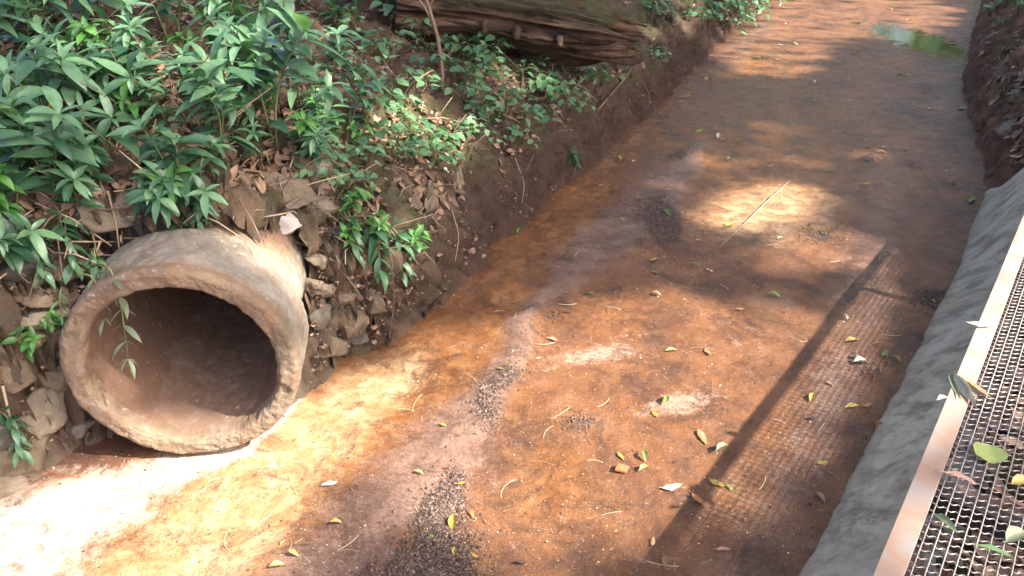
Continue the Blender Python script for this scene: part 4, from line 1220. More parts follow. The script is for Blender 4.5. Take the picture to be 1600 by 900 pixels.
FL = [
 (693,669,13,-10,Y),(656,746,18,-10,Y),(700,736,12,15,DK),(722,760,17,20,Y),(707,820,28,88,Y),(708,798,8,60,T_),(675,842,12,-25,GR),(710,864,17,85,Y),(742,871,14,-30,Y),(738,807,14,-60,RU),(528,824,22,5,Y),(443,849,17,45,Y),(461,871,18,-20,Y),(435,888,28,12,Y),
 (1024,649,15,-50,Y),(1040,627,17,80,GR),(1097,684,30,-60,T_),(970,713,18,-50,Y),(1006,716,19,-70,GR),(1006,733,20,35,Y),(1129,703,28,35,'greyleaf'),(1051,762,38,8,PA),(1120,757,32,-28,Y),(1140,765,15,-45,GR),(1090,784,28,-38,RU),(1020,848,15,80,T_),(1039,882,24,-75,T_),(1130,864,27,-5,'pinkleaf'),(817,881,25,8,DK),(1056,722,7,30,DK),
 (1297,604,18,-30,T_),(1268,624,17,70,Y),(1266,658,20,-5,DK),(1331,640,27,3,Y),(1354,637,20,15,RU),(1370,671,18,-80,RU),(1285,727,22,10,Y),(1281,783,27,-50,T_),(1319,786,22,30,RU),
 (1211,463,23,-12,GR),(1332,536,28,3,Y),(1345,572,28,5,PA),(1338,564,24,-5,DK),(1401,565,20,-38,T_),(1441,549,18,10,T_),(1437,521,17,-10,RU),(1458,472,12,-40,Y),(1382,555,15,50,'greyleaf'),(1516,314,20,45,GR),(1322,500,10,-60,PA),(1219,373,11,20,PA),(1387,316,12,-20,Y),(1390,330,20,-15,RU),
 (1022,407,14,30,Y),(1024,426,16,-30,Y),(1109,424,14,-20,PA),(1086,417,22,-8,'greyleaf'),(923,460,17,-12,GR),(1027,461,17,-15,T_),(1158,484,18,10,T_),(864,531,18,-20,'pinkleaf'),(887,487,18,-8,DK),(1049,548,20,6,Y),(1106,551,16,-50,T_),(842,560,12,25,T_),(811,361,10,60,GR),(972,349,9,-25,Y),(1042,337,14,-40,GR),(997,316,8,60,Y),(1155,342,12,-10,PA),(1091,377,14,8,T_),(1190,449,14,-20,DK),(1158,411,10,-25,DK),(893,410,24,-25,DK),(783,583,13,-20,GR),
 (1107,129,14,15,Y),(1185,92,14,10,GR),(1072,152,8,10,PA),(1078,151,11,15,Y),(1064,159,13,12,Y),(971,248,9,75,Y),(937,250,14,-12,DK),(985,219,10,-5,Y),(991,253,9,15,T_),(1137,190,9,8,PA),(1123,212,8,70,PA),(1153,220,15,-5,Y),(1130,218,10,8,T_),(1095,206,18,8,GR),(1089,228,14,-10,GR),(1140,249,10,10,GR),(1160,171,13,-5,GR),
 (1219,71,12,-5,PA),(1243,69,9,-20,T_),(1296,77,12,-10,GR),(1215,94,10,5,T_),(1275,131,9,10,PA),(1338,82,8,20,PA),(1379,108,8,0,'lime'),(1418,118,12,-35,Y),(1519,105,11,8,Y),(1503,125,13,-5,GR),(1511,146,12,-8,Y),(1517,165,11,5,Y),(1503,171,10,40,GR),(1330,157,9,5,Y),(1240,196,14,-5,GR),(1274,159,8,5,PA),(1381,232,17,-3,PA),(1378,240,20,-5,Y),(1356,231,10,10,T_),(1416,235,8,-40,PA),(1442,213,8,-10,GR),(1299,268,11,-35,T_),(1353,291,18,-5,Y),(1214,290,14,-12,T_),(1488,287,12,20,GR),(1442,190,12,5,T_),(1528,218,9,5,T_),(1453,171,8,10,PA),(1486,85,10,0,T_),(1470,84,9,15,RU),(1405,118,9,-60,DK),(1392,15,10,-20,Y),(1230,40,9,5,PA),(1420,32,8,5,T_),(1340,20,8,-5,T_),
 (833,284,12,10,GR),(1082,14,9,10,PA),(940,290,9,20,T_),(980,160,9,-20,DK),
]
for t in FL: fallen(*t, ratio=R.uniform(.30, .46))
fallen(1140, 352, 12, 20, 'yellow', 'round', .9)
# on the walkway
ZL = ZD + .004
fallen(1532, 510, 40, -5, PA, 'lance', .36, ZL, 'deck', "cream curled leaf lying across the frame's edge, farthest up the walkway")
fallen(1545, 712, 29, 78, 'lime', 'round', .92, ZL, 'deck', "big round lime-yellow leaf lying on the wire mesh")
fallen(1500, 752, 64, -17, 'pinkleaf', 'lance', .22, ZL, 'deck', "long pinkish dry leaf on the mesh, its tip over the frame")
fallen(1477, 822, 50, -38, 'greyleaf', 'lance', .34, ZL, 'deck', "grey-green leaf on the mesh close to the pale frame")
fallen(1555, 866, 66, -18, 'ovate', 'lance', .2, ZL, 'deck', "slender dark green rolled leaf on the mesh at the bottom right")
fallen(1590, 842, 42, 25, 'greyleaf', 'lance', .5, ZL, 'deck', "broad grey-green leaf cut by the right edge of the photo")
fallen(1597, 756, 36, 10, 'yellow', 'lance', .5, ZL, 'deck', "yellow-brown leaf on the mesh at the right edge of the photo")
fallen(1473, 565 + 60, 18, 20, 'pale', 'lance', .4, ZL, 'deck', "small pale leaf tip on the frame beside the dry white bundle")
# the curled bleached bundle on the frame
def bundle():
    p = G(1512, 625, ZL)
    root = empty("dry_leaf_bundle", p)
    tag(root, "curled bleached dead leaf with grey stalks lying over the frame and mesh", "dry leaf")
    a0 = wk(.11, .06) ; a1 = wk(-.08, -.08)
    for k, (mat, sh, L, w, rl) in enumerate((('pale', (0, 0, .012), .17, .035, .9), ('pale', (.01, .01, .006), .15, .03, -.7), ('tan', (.0, -.02, .004), .17, .012, .2), ('greyleaf', (-.01, .015, .004), .16, .014, .5), ('tan', (.03, -.02, .003), .11, .03, -.3))):
        mb = MB()
        d = (a1 - a0) + np.array([R.uniform(-.05, .05), R.uniform(-.05, .05), -.02])
        put_leaf(mb, a0 + np.array(sh), d, L, w, 'lance', roll=rl, fold=.6, droop=-.25, n=9)
        mb.build("blade", M[mat], root)
bundle()
# straw beside the round leaf, stick in the water, orange shard, paper, scrap
def strip(pts, rad, name, mat, label, cat, n=6):
    mb = MB(); pts = np.asarray(pts, float); mb.tube(pts, rad, n)
    o = mb.build(name, mat, None, True, loc=pts[0]); tag(o, label, cat); return o
M['bone'] = mat_simple("peeled_stick", [(0.3, (0.20, 0.15, 0.11)), (0.6, (0.33, 0.27, 0.22)), (0.8, (0.4, 0.35, 0.3))], 20, 0.6, 0.2, 0.002)
a, b = G(1124, 386, .012), G(1233, 283, .03)
strip([a, a * .7 + b * .3 + [.006, 0, .004], a * .4 + b * .6 + [-.004, 0, .002], b], [.0018, .0027, .003, .0024], "stick", M['bone'], "thin straight pale stick lying in the sunlit patch of the channel floor", "stick", 8)
def chunk(px, py, sx, sy, sz, mat, name, label, cat, rot=0.3, z=None, seed=5):
    p = hit(px, py)[0] if z is None else G(px, py, z)
    v, f = rock_mesh(sx, sy, sz, seed); mb = MB(); mb.add(v, f, .5)
    o = mb.build(name, M[mat]); o.location = p + [0, 0, sz * .35]; o.rotation_euler = (0, 0, rot); tag(o, label, cat); return o
M['brick'] = mat_simple("orange_brick", [(0.3, (0.40, 0.078, 0.026)), (0.7, (0.50, 0.12, 0.045))], 25, 0.85, 0.4, 0.004)
M['foam'] = mat_simple("white_scrap", [(0.3, (0.42, 0.40, 0.36)), (0.7, (0.58, 0.56, 0.52))], 25, 0.6, 0.3, 0.004)
M['purple'] = mat_simple("faded_plastic", [(0.3, (0.28, 0.22, 0.27)), (0.7, (0.58, 0.50, 0.56))], 14, 0.3, 0.3, 0.004)
M['steel'] = mat_simple("bright_steel", [(0.3, (0.5, 0.5, 0.52)), (0.7, (0.7, 0.7, 0.72))], 40, 0.25, 0.1, 0.001, metallic=1.0)
def shard():
    p = G(971, 734); mb = MB()
    v = np.array([(-.034, -.012, 0), (.012, -.026, 0), (.036, .008, 0), (-.012, .024, 0)])
    w = np.concatenate([v, v * .96 + [0, 0, .011]])
    mb.add(w, [(3, 2, 1, 0), (4, 5, 6, 7), (0, 1, 5, 4), (1, 2, 6, 5), (2, 3, 7, 6), (3, 0, 4, 7)])
    o = mb.build("brick_shard", M['brick'], smooth=False); o.location = p + [0, 0, .004]; o.rotation_euler = (.1, .12, .1)
    bv = o.modifiers.new("edge", 'BEVEL'); bv.width = .002; bv.segments = 2
    tag(o, "flat orange brick shard lying among yellow leaves on the channel floor", "brick shard")
shard()
chunk(515, 757, .07, .028, .014, 'foam', "foam_scrap", "white scrap lying at the edge of the sunlit orange water", "scrap", .3)
chunk(687, 847, .035, .03, .025, 'stone', "pebble", "pinkish pebble among the dark gravel near the bottom edge", "pebble", .3, seed=8)
def paper():
    p = hit(690, 273)[0]; n = slope_normal(p[0:1], p[1:2])[0]
    mb = MB(); g = np.linspace(-1, 1, 9)
    v = np.array([(x * .02, y * .016 * (1 - .3 * x), .007 * math.sin(x * 4 + y * 3) + .005 * abs(y)) for x in g for y in g])
    v = np.concatenate([v, v - [0, 0, .0015]])
    f = [(i * 9 + j, (i + 1) * 9 + j, (i + 1) * 9 + j + 1, i * 9 + j + 1) for i in range(8) for j in range(8)]
    f += [tuple(81 + q for q in ff[::-1]) for ff in f]
    mb.add(v, f, .8)
    o = mb.build("paper_scrap", M['foam']); o.location = p + n * .04; o.rotation_euler = Vector((0, 0, 1)).rotation_difference(Vector(n)).to_euler()
    tag(o, "crumpled white paper scrap on the bank below the sunlit creepers", "paper")
paper()
def bottle():
    p = hit(531, 48)[0]
    root = empty("plastic_bottle", p + [0, 0, .03])
    tag(root, "small faded purple plastic bottle dropped on the litter at the top of the bank", "bottle")
    mb = MB(); t = np.linspace(0, 1, 14)
    mb.tube([(0, 0, k * .13) for k in t], np.interp(t, [0, .03, .5, .55, .6, .8, .9, 1], [.022, .028, .028, .024, .028, .027, .014, .012]), 14)
    mb.build("body", M['purple'], root)
    mb = MB(); mb.tube([(0, 0, .131), (0, 0, .15)], .015, 12); mb.build("cap", M['foam'], root)
    root.rotation_euler = (1.0, .5, .5)
bottle()
def clip():
    p = G(1250, 824)
    o_pts = [(-.022, -.008, 0), (.022, -.010, 0), (.026, 0, 0), (.022, .010, 0), (-.022, .008, 0), (-.026, 0, 0), (-.022, -.008, 0)]
    mb = MB(); mb.tube(o_pts, .0022, 6); mb.tube([(-.018, 0, .001), (0, 0, .003), (.018, 0, .001)], .002, 6)
    o = mb.build("metal_clip", M['steel']); o.location = p + [0, 0, .006]; o.rotation_euler = (0, 0, .9)
    tag(o, "small shiny metal clip on the shaded floor near the concrete wall", "clip")
clip()

# ------------------------------------------------------------------ stuff: gravel, grit, litter, twigs
def scatter_lumps(name, mat, pts, sizes, flat=.6):
    oct_v = np.array([(1, 0, 0), (0, 1, 0), (-1, 0, 0), (0, -1, 0), (0, 0, 1), (0, 0, -1), (.6, .6, .55), (-.6, .6, .5), (-.55, -.6, .55), (.6, -.55, .5)], float)
    oct_f = [(0, 6, 4), (6, 1, 4), (1, 7, 4), (7, 2, 4), (2, 8, 4), (8, 3, 4), (3, 9, 4), (9, 0, 4), (0, 1, 6), (1, 2, 7), (2, 3, 8), (3, 0, 9), (1, 0, 5), (2, 1, 5), (3, 2, 5), (0, 3, 5)]
    mb = MB(); r = np.random.default_rng(5)
    for p, s in zip(pts, sizes):
        v = oct_v * (1 + .35 * r.normal(size=(10, 1)).clip(-1, 1)) * np.array([1, r.uniform(.6, 1), flat * r.uniform(.6, 1.1)]) * s
        a = r.uniform(0, 6.28); c, q = math.cos(a), math.sin(a)
        mb.add(v @ np.array([[c, -q, 0], [q, c, 0], [0, 0, 1]]).T + p, oct_f, r.random())
    o = mb.build(name, mat, smooth=False); tag(o, kind="stuff"); return o
gp, gs = [], []
for cx, cy, rx, ry, an, k in GRAVEL:
    c0 = G(cx, cy); zc = to_px(c0)[2]
    m = int(min(2600, 1900 * k * rx * ry / 1200) + 60)
    a = math.radians(an)
    for _ in range(m):
        u, v = R.gauss(0, .62) * rx, R.gauss(0, .62) * ry
        p = G(cx + u * math.cos(a) - v * math.sin(a), cy + u * math.sin(a) + v * math.cos(a))
        gp.append(p); gs.append(R.choice((.0018, .0024, .0030, .0036, .0060)) * R.uniform(.7, 1.4))
for _ in range(1500):      # loose crumbs strewn over the whole bed
    p = G(R.uniform(60, 1500), 20 + 900 * R.random() ** .8)
    gp.append(p); gs.append(R.choice((.002, .0025, .003, .005)) * R.uniform(.7, 1.3))
gp = np.array(gp); k = inside(gp[:, 0], gp[:, 1]); gp = gp[k]; gs = np.array(gs)[k]
gp[:, 2] = bed_relief(gp[:, 0], gp[:, 1])[0] + gs * .25 + RNG.uniform(0, .003, len(gs)) * (gs > .0017)
scatter_lumps("gravel", M['gravel'], gp, gs)
tp = np.array([G(R.uniform(0, 1500), 10 + 900 * R.random() ** .8) for _ in range(4200)])
tp = tp[inside(tp[:, 0], tp[:, 1])]; tp[:, 2] = bed_relief(tp[:, 0], tp[:, 1])[0] + .001
scatter_lumps("grit", M['grit'], tp, RNG.choice([.0018, .0026, .0034, .005], len(tp), p=[.4, .35, .2, .05]) * np.clip(np.hypot(tp[:, 0], tp[:, 1]) / 3.5, .8, 2.2), .5)
# lumps of soil on the bank faces
sp = hit(np.concatenate([RNG.uniform(0, 1200, 3800), RNG.uniform(480, 1100, 5200)]), np.concatenate([RNG.uniform(0, 760, 3800), RNG.uniform(60, 560, 5200)]))
keep_ = (sp[:, 2] > .03) & clear_of_pipe(sp); sp = sp[keep_]
scatter_lumps("bank_crumbs", mat_simple("soil_crumbs", [(0.2, (0.07, 0.04, 0.028)), (0.5, (0.15, 0.09, 0.06)), (0.8, (0.27, 0.19, 0.13))], 40, 0.9, 0.6, 0.004, tint=1.0), sp, RNG.choice([.004, .007, .011, .02], len(sp), p=[.42, .32, .19, .07]), .8)

def litter(name, m, xr, yr, zmin, mat, Lr=(.035, .095), up=.012):
    q = hit(RNG.uniform(*xr, m), RNG.uniform(*yr, m))
    n = slope_normal(q[:, 0], q[:, 1])
    ok = (q[:, 2] > zmin) & (n[:, 2] > .45) & clear_of_pipe(q)
    mb = MB()
    for p, nn in zip(q[ok], n[ok]):
        L = R.uniform(*Lr)
        t = np.array([R.gauss(0, 1), R.gauss(0, 1), R.gauss(0, .5)])
        t -= nn * (t @ nn) * .85
        v, f = leaf_shape(L, L * R.uniform(.3, .55), R.choice(('lance', 'ovate', 'mid')), fold=R.uniform(-.3, .6), droop=R.uniform(-.9, .9), n=5)
        c, s = math.cos(R.gauss(0, .5)), math.sin(R.gauss(0, .5))
        fr = frame_of(t, tuple(nn + [R.gauss(0, .35) for _ in range(3)]))
        mb.add(p + nn * R.uniform(.002, up) + v @ fr.T, f, R.random())
    o = mb.build(name, mat); tag(o, kind="stuff"); return o
litter("leaf_litter", 6500, (-40, 1060), (-30, 420), .35, M['litter'])
# litter under the walkway and on the right bank
q = []
mb = MB()
for _ in range(4200):
    d, n = R.uniform(-.3, 5.6), R.uniform(-.5, .04)
    p = wk(d, n); p[2] = max(ground_z(p[0:1], p[1:2])[0], min(.44, .285 - .97 * (n + .04)) if n < -.04 else .27) + R.uniform(.005, .035)
    L = R.uniform(.04, .10); a = R.uniform(0, 6.28)
    put_leaf(mb, p, (math.cos(a), math.sin(a), R.gauss(0, .3)), L, L * R.uniform(.35, .6), 'ovate', roll=R.gauss(0, .5), fold=R.uniform(-.3, .5), droop=R.uniform(-.6, .8), n=5)
M['drylitter'] = mat_leaf('dry_litter', (0.22, 0.13, 0.085), (0.50, 0.345, 0.245), 0.65, 0.1, dry=True)  # litter colour lightened to stand for sun falling through the mesh
o = mb.build("dead_leaves", M['drylitter']); tag(o, kind="stuff")
litter("dry_leaves", 700, (1500, 1620), (-20, 260), .2, M['litter'], (.05, .13))

mb = MB()
for _ in range(640):
    px, py = R.uniform(0, 1000), R.uniform(0, 420)
    p = hit(px, py)[0]
    if p[2] < .3 or not clear_of_pipe(p): continue
    n = slope_normal(p[0:1], p[1:2])[0]
    t = np.array([R.gauss(0, 1), R.gauss(0, 1), R.gauss(0, .4)]); t -= n * (t @ n) * .8
    if R.random() < .25: t = t * .35 + n * R.uniform(.6, 1.2)
    t /= np.linalg.norm(t); L = R.uniform(.06, .35)
    b = p + t * L; m_ = (p + b) / 2 + np.array([R.gauss(0, .02), R.gauss(0, .02), R.uniform(0, .03)])
    mb.tube([p + n * .01, m_ + n * .012, b + n * .015], [R.uniform(.002, .005)] * 2 + [.0015], 5)
o = mb.build("fallen_twigs", M['twig']); tag(o, kind="stuff")
mb = MB()
for _ in range(150):
    p = G(R.uniform(250, 1480), R.uniform(150, 890))
    if not inside(p[0:1], p[1:2])[0]: continue
    a = R.uniform(0, 6.28); L = R.uniform(.03, .13); k = R.uniform(-1.5, 1.5)
    z0 = bed_relief(p[0:1], p[1:2])[0][0] + .004
    pts = []; q = p[:2].copy()
    for j in range(7):
        pts.append((q[0], q[1], z0)); q = q + np.array([math.cos(a), math.sin(a)]) * L / 6; a += k / 6
    mb.tube(pts, R.uniform(.0006, .0013), 4)
o = mb.build("straw_fibres", M['grit']); tag(o, kind="stuff")

# dangling bare stems and roots on the bank face
def vine(pix, rad, label, zoff=.03, name="dry_vine", mat='twig', cat="vine"):
    pts = []
    for x, y in pix:
        p = hit(x, y)[0]; n = slope_normal(p[0:1], p[1:2])[0]
        pts.append(p + n * zoff)
    P = np.array(pts); t = np.linspace(0, len(P) - 1, len(P) * 4)
    Q = np.stack([np.interp(t, range(len(P)), P[:, i]) for i in range(3)], -1)
    Q[1:-1] = (Q[:-2] + Q[1:-1] * 2 + Q[2:]) / 4
    Q[1:-1] = (Q[:-2] + Q[1:-1] * 2 + Q[2:]) / 4
    strip(Q, np.linspace(rad, rad * .6, len(Q)), name, M[mat], label, cat)
vine([(403, 140), (405, 210), (408, 260), (415, 310), (420, 350)], .004, "thin pale stem hanging straight down above the pipe's top")
vine([(120, 300), (145, 350), (155, 400)], .005, "bent brown stem drooping left of the pipe's upper rim")
vine([(175, 300), (185, 350), (190, 395)], .005, "brown stem close to the pipe's upper left edge")
vine([(545, 305), (590, 350), (625, 385)], .004, "thin slanting stem carrying the small plants right of the pipe", .05)
vine([(560, 330), (600, 400), (605, 470), (600, 540)], .003, "long straw-like root hanging to the floor right of the pipe", .05)
vine([(930, 175), (970, 130), (985, 108)], .008, "crooked bare root under the split end of the log", .03, "bare_root", cat="root")
vine([(0, 600), (12, 650), (25, 700)], .006, "reddish bare stem at the left edge beside the rubble")
vine([(480, 235), (500, 265), (520, 300)], .006, "pale bent root on the stones below the tall clump", .02, "bare_root", cat="root")
vine([(700, 330), (712, 370), (705, 410)], .003, "short hanging rootlet on the bare bank below the upright stone", .03, "bare_root", cat="root")
vine([(800, 250), (815, 290), (810, 320)], .003, "thin rootlet on the dark bank face below the creepers", .03, "bare_root", cat="root")
vine([(1000, 130), (1012, 150), (1008, 172)], .005, "rootlet on the bank face right of the crooked root", .03, "bare_root", cat="root")
vine([(885, 205), (897, 250), (893, 285)], .003, "thin stem holding the drooping plant low on the bank", .04)

# ------------------------------------------------------------------ puddle on the far floor
def puddle(px, py, rx, ry, lift=.016):
    c = G(px, py); nr, na = 16, 64
    rr, th = np.meshgrid(np.linspace(0, 1, nr), np.linspace(0, 2 * np.pi, na), indexing='ij')
    P = np.stack([c[0] + rx * rr * np.cos(th), c[1] + ry * rr * np.sin(th), 0 * rr + lift], -1)
    o = grid_mesh("puddle", P, np.ones((nr - 1, na - 1), bool), M['water'], dict(tint=1 - rr))
    tag(o, kind="structure")
puddle(1425, 62, .9, 2.7)

# ------------------------------------------------------------------ unseen trees: crowns shaped leaf by leaf to cast the dapples
LIT = [ (900, 700, 330, 200, -12, .97), (1060, 620, 170, 110, -45, .97), (960, 540, 230, 80, -12, .9), (790, 560, 130, 70, -20, .85), (850, 430, 90, 40, -40, .45), (1150, 250, 160, 60, -15, .5), (230, 840, 340, 150, -8, 1.0), (430, 700, 170, 90, -20, 1.0), (570, 680, 130, 90, -30, .93), (960, 690, 230, 180, 0, .84), (830, 820, 130, 110, 0, .86), (1000, 550, 150, 60, 0, .74), (380, 450, 130, 100, 20, .93), (680, 560, 80, 50, 0, .7), (1320, 30, 200, 40, 0, .85), (1200, 80, 110, 50, 0, .80), (1090, 660, 120, 60, -30, .85), (760, 470, 120, 40, -45, .42), (1150, 250, 120, 50, -20, .42), (200, 150, 220, 110, 0, .52), (480, 150, 100, 120, 0, .5), # (px, py, rx, ry, angle, strength): where the photograph shows sun on the ground
 (150, 790, 170, 70, -18, 1.0), (390, 765, 150, 95, -15, 1.0), (300, 850, 200, 60, 0, .95), (540, 640, 120, 60, -18, .8), (660, 560, 90, 40, -25, .45), (600, 760, 110, 90, 0, .62), (80, 700, 60, 40, 0, .5),
 (930, 720, 150, 110, 0, .62), (1000, 560, 120, 60, 0, .45), (830, 830, 120, 90, 0, .6), (1060, 640, 100, 60, 0, .55), (760, 480, 60, 60, 0, .3),
 (1190, 325, 110, 42, -8, 1.0), (1110, 255, 24, 9, 0, .9), (1250, 400, 85, 40, -10, .9), (1160, 620, 90, 70, -50, .75), (1220, 540, 80, 90, -50, .8), (1340, 470, 80, 40, -50, .9), (1290, 580, 100, 60, -55, .95), (1210, 700, 80, 60, -55, .9), (1330, 400, 50, 30, 0, .75),
 (890, 360, 40, 24, 0, .5), (1390, 215, 50, 16, 0, .45), (1380, 245, 45, 14, 0, .6), (1465, 210, 22, 9, 0, .6), (1090, 330, 50, 14, 0, .7),
 (1330, 52, 55, 14, 0, .9), (1230, 55, 60, 12, 0, .85), (1160, 60, 40, 20, 0, .75), (1440, 18, 80, 7, 0, .95), (1300, 8, 70, 6, 0, .8), (1500, 60, 25, 9, 0, .8), (1190, 95, 40, 10, 0, .6), (1150, 115, 50, 8, 0, .5), (1220, 122, 40, 6, 0, .55), (1400, 120, 25, 5, 0, .5), (1270, 95, 40, 6, 0, .4), (1200, 205, 80, 10, 0, .4), (1220, 20, 40, 8, 0, .7),
 # bank
 (380, 430, 95, 70, 20, .9), (300, 390, 60, 30, 0, .55), (455, 520, 35, 80, 0, .9), (450, 620, 40, 40, 0, .9), (270, 690, 120, 22, 0, .85), (150, 600, 40, 90, 0, .75), (620, 200, 60, 55, 20, .95), (690, 235, 50, 40, 0, .9), (480, 215, 40, 40, 0, .55), (600, 390, 60, 40, 0, .75), (470, 335, 25, 14, 0, .8), (640, 300, 60, 30, 0, .5), (560, 270, 50, 30, 0, .45),
 (820, 15, 60, 8, 5, .5), (700, 18, 40, 12, 0, .6), (1010, 55, 30, 14, 0, .6), (1075, 25, 30, 30, 0, .6), (780, 140, 60, 40, 0, .55), (850, 165, 40, 30, 0, .45), (730, 60, 50, 30, 0, .45), (280, 100, 60, 40, 0, .45), (60, 60, 80, 50, 0, .35), (420, 60, 80, 50, 0, .4), (200, 120, 80, 50, 0, .4), (60, 500, 60, 60, 0, .45), (30, 240, 40, 50, 0, .45), (180, 330, 60, 40, 0, .35), (560, 80, 60, 60, 0, .3), (30, 640, 40, 60, 0, .5), (520, 530, 40, 40, 0, .5), (300, 210, 100, 60, 0, .4),
]
def lit_at(px, py):
    r = np.zeros(px.shape)
    for cx, cy, rx, ry, an, k in LIT:
        a = math.radians(an); c, s = math.cos(a), math.sin(a)
        dx, dy = px - cx, py - cy
        q = np.sqrt(((dx * c + dy * s) / rx) ** 2 + ((-dx * s + dy * c) / ry) ** 2)
        r = np.maximum(r, k * sstep(1.15, .75, q))
    return r

def lit_deck(px, py):
    return np.clip(.93 - .42 * sstep(600, 700, py) - .25 * blob(px, py, 1530, 700, 55, 45) - .5 * blob(px, py, 1575, 400, 60, 60) - .25 * blob(px, py, 1570, 560, 30, 40), 0, 1)
TREES = [((11.0, -6.0), 0), ((14.5, 0.5), 1), ((19.0, 8.0), 2)]
crowns = [MB() for _ in TREES]
def canopy(m):
    r = np.random.default_rng(31)
    y = r.uniform(-1.0, 19, m); x = r.uniform(-1, 1, m) * (.78 * np.maximum(y, 1.0) + 2.4) + .0
    hgt = r.uniform(8.5, 13.0, m)
    base = xy0(x, y)
    cpos = base - SUND * (hgt / math.sin(SUN_EL))[:, None]
    # where does this leaf's shadow really land?
    p = cpos + SUND * ((hgt - 2.6) / math.sin(SUN_EL))[:, None]
    done = np.zeros(m, bool)
    for k in range(60):
        step = .07
        low = p[:, 2] <= ground_z(p[:, 0], p[:, 1])
        # the walkway deck catches light too
        n = p[:, :2] @ NW; d = p[:, :2] @ DW
        low |= False
        done |= low
        p = np.where(done[:, None], p, p + SUND * step)
        if done.all(): break
    px, py, zc = to_px(p)
    # soft, uneven edges to the gaps
    jx = 16 * fbm(p, 3.0, 2, 110); jy = 12 * fbm(p, 3.0, 2, 111)
    lit = lit_at(px + jx, py + jy)
    out = (px < -60) | (px > 1660) | (py > 960) | (py < -60)
    td = (cpos[:, 2] - ZD) / math.sin(SUN_EL)
    pd = cpos + SUND * td[:, None]
    n = pd[:, :2] @ NW; d = pd[:, :2] @ DW
    dx_, dy_, _ = to_px(pd)
    lit = np.where(out, .2, lit)
    lit = np.where((p[:, :2] @ NW < .06) & (n < -.15) & (n > -1.0) & (d > 0), .93, lit)
    lit = np.where((n < .10) & (n > -.19) & (d > .4) & (d < 4.6), np.maximum(lit, lit_deck(dx_ + jx, dy_ + jy)), lit)
    prob = np.where(lit > .5, np.clip(.94 - lit, 0, 1) ** 1.5 * .62, 1 - lit * 1.45 + .02)
    prob = np.clip(prob, 0, 1)
    keepl = r.random(m) < prob
    return cpos[keepl], zc[keepl]
lv, lz = canopy(78000)
def canopy_leaves():
    r = random.Random(3)
    for p, z in zip(lv, lz):
        i = 0 if p[1] < -2.2 else (1 if p[1] < 4 else 2)
        L = (.15 + .012 * min(float(z), 14)) * r.uniform(.7, 1.35); w = L * r.uniform(.42, .62)
        d = Vector((r.gauss(0, 1), r.gauss(0, 1), r.gauss(0, 1)))
        s = Vector(-SUND); n = (s + Vector((r.gauss(0, .45), r.gauss(0, .45), r.gauss(0, .45)))).normalized()
        t = (d - n * d.dot(n)).normalized(); b = n.cross(t)
        o = np.array(p); t = np.array(t); b = np.array(b); n = np.array(n)
        v = [o - t * L / 2, o - t * L * .2 + b * w / 2 + n * .008, o + t * L * .15 + b * w * .42 + n * .008, o + t * L / 2, o + t * L * .15 - b * w * .42 + n * .008, o - t * L * .2 - b * w / 2 + n * .008]
        crowns[i].add(v, [(0, 1, 2, 3), (0, 3, 4, 5)], r.random())
canopy_leaves()
TL = ["tall shade tree by the near end of the walkway, crown spread over the channel", "tall shade tree standing right of the walkway, crown leaning across the channel", "tall shade tree on the right bank past the end of the walkway"]
for ((tx, ty), i) in TREES:
    z0 = float(ground_z(np.array([tx]), np.array([ty]))[0])
    root = empty("shade_tree", (tx, ty, z0))
    tag(root, TL[i], "tree", "trees shading the channel")
    V = np.concatenate(crowns[i].v)
    mb = MB(); b0 = np.array([0, 0, 0.0])
    top = V.mean(0) - [tx, ty, z0]
    fork = np.array([top[0] * .25, top[1] * .25, 6.4])
    mb.tube([b0 + [0, 0, -.4], b0 + [0.03, 0, .6], fork * [.6, .6, .6], fork], [.34, .26, .21, .18], 12)
    rr_ = random.Random(50 + i)
    cand = []
    for k in range(120):
        q = V[rr_.randrange(len(V))] - [tx, ty, z0]
        q[2] = max(q[2], 7.8)
        m_ = fork * .5 + q * .5 + np.array([rr_.gauss(0, .4), rr_.gauss(0, .4), .5])
        path = np.array([fork, fork * .75 + m_ * .25 + [0, 0, .2], m_, m_ * .45 + q * .55, q])
        ln = np.stack([np.interp(np.linspace(0, 4, 24), range(5), path[:, c]) for c in range(3)], -1) + [tx, ty, z0]
        g = ln + SUND * ((ln[:, 2] - .2) / math.sin(SUN_EL))[:, None]
        qx, qy, qz = to_px(g)
        vis = (qx > -50) & (qx < 1650) & (qy > -50) & (qy < 950) & (g[:, 1] > .5)
        cand.append(((lit_at(qx, qy) * vis).sum() + .1 * vis.sum(), k, path))
    cand.sort(key=lambda c: c[0])
    for _, k, path in cand[:9]:
        mb.tube(path, [.10, .075, .05, .035, .012], 7)
    mb.build("trunk", M['bark'], root)
    o = crowns[i].build("crown", M['canopy'], None, False, loc=(tx, ty, z0))
    o.parent = root; o.location = (0, 0, 0)
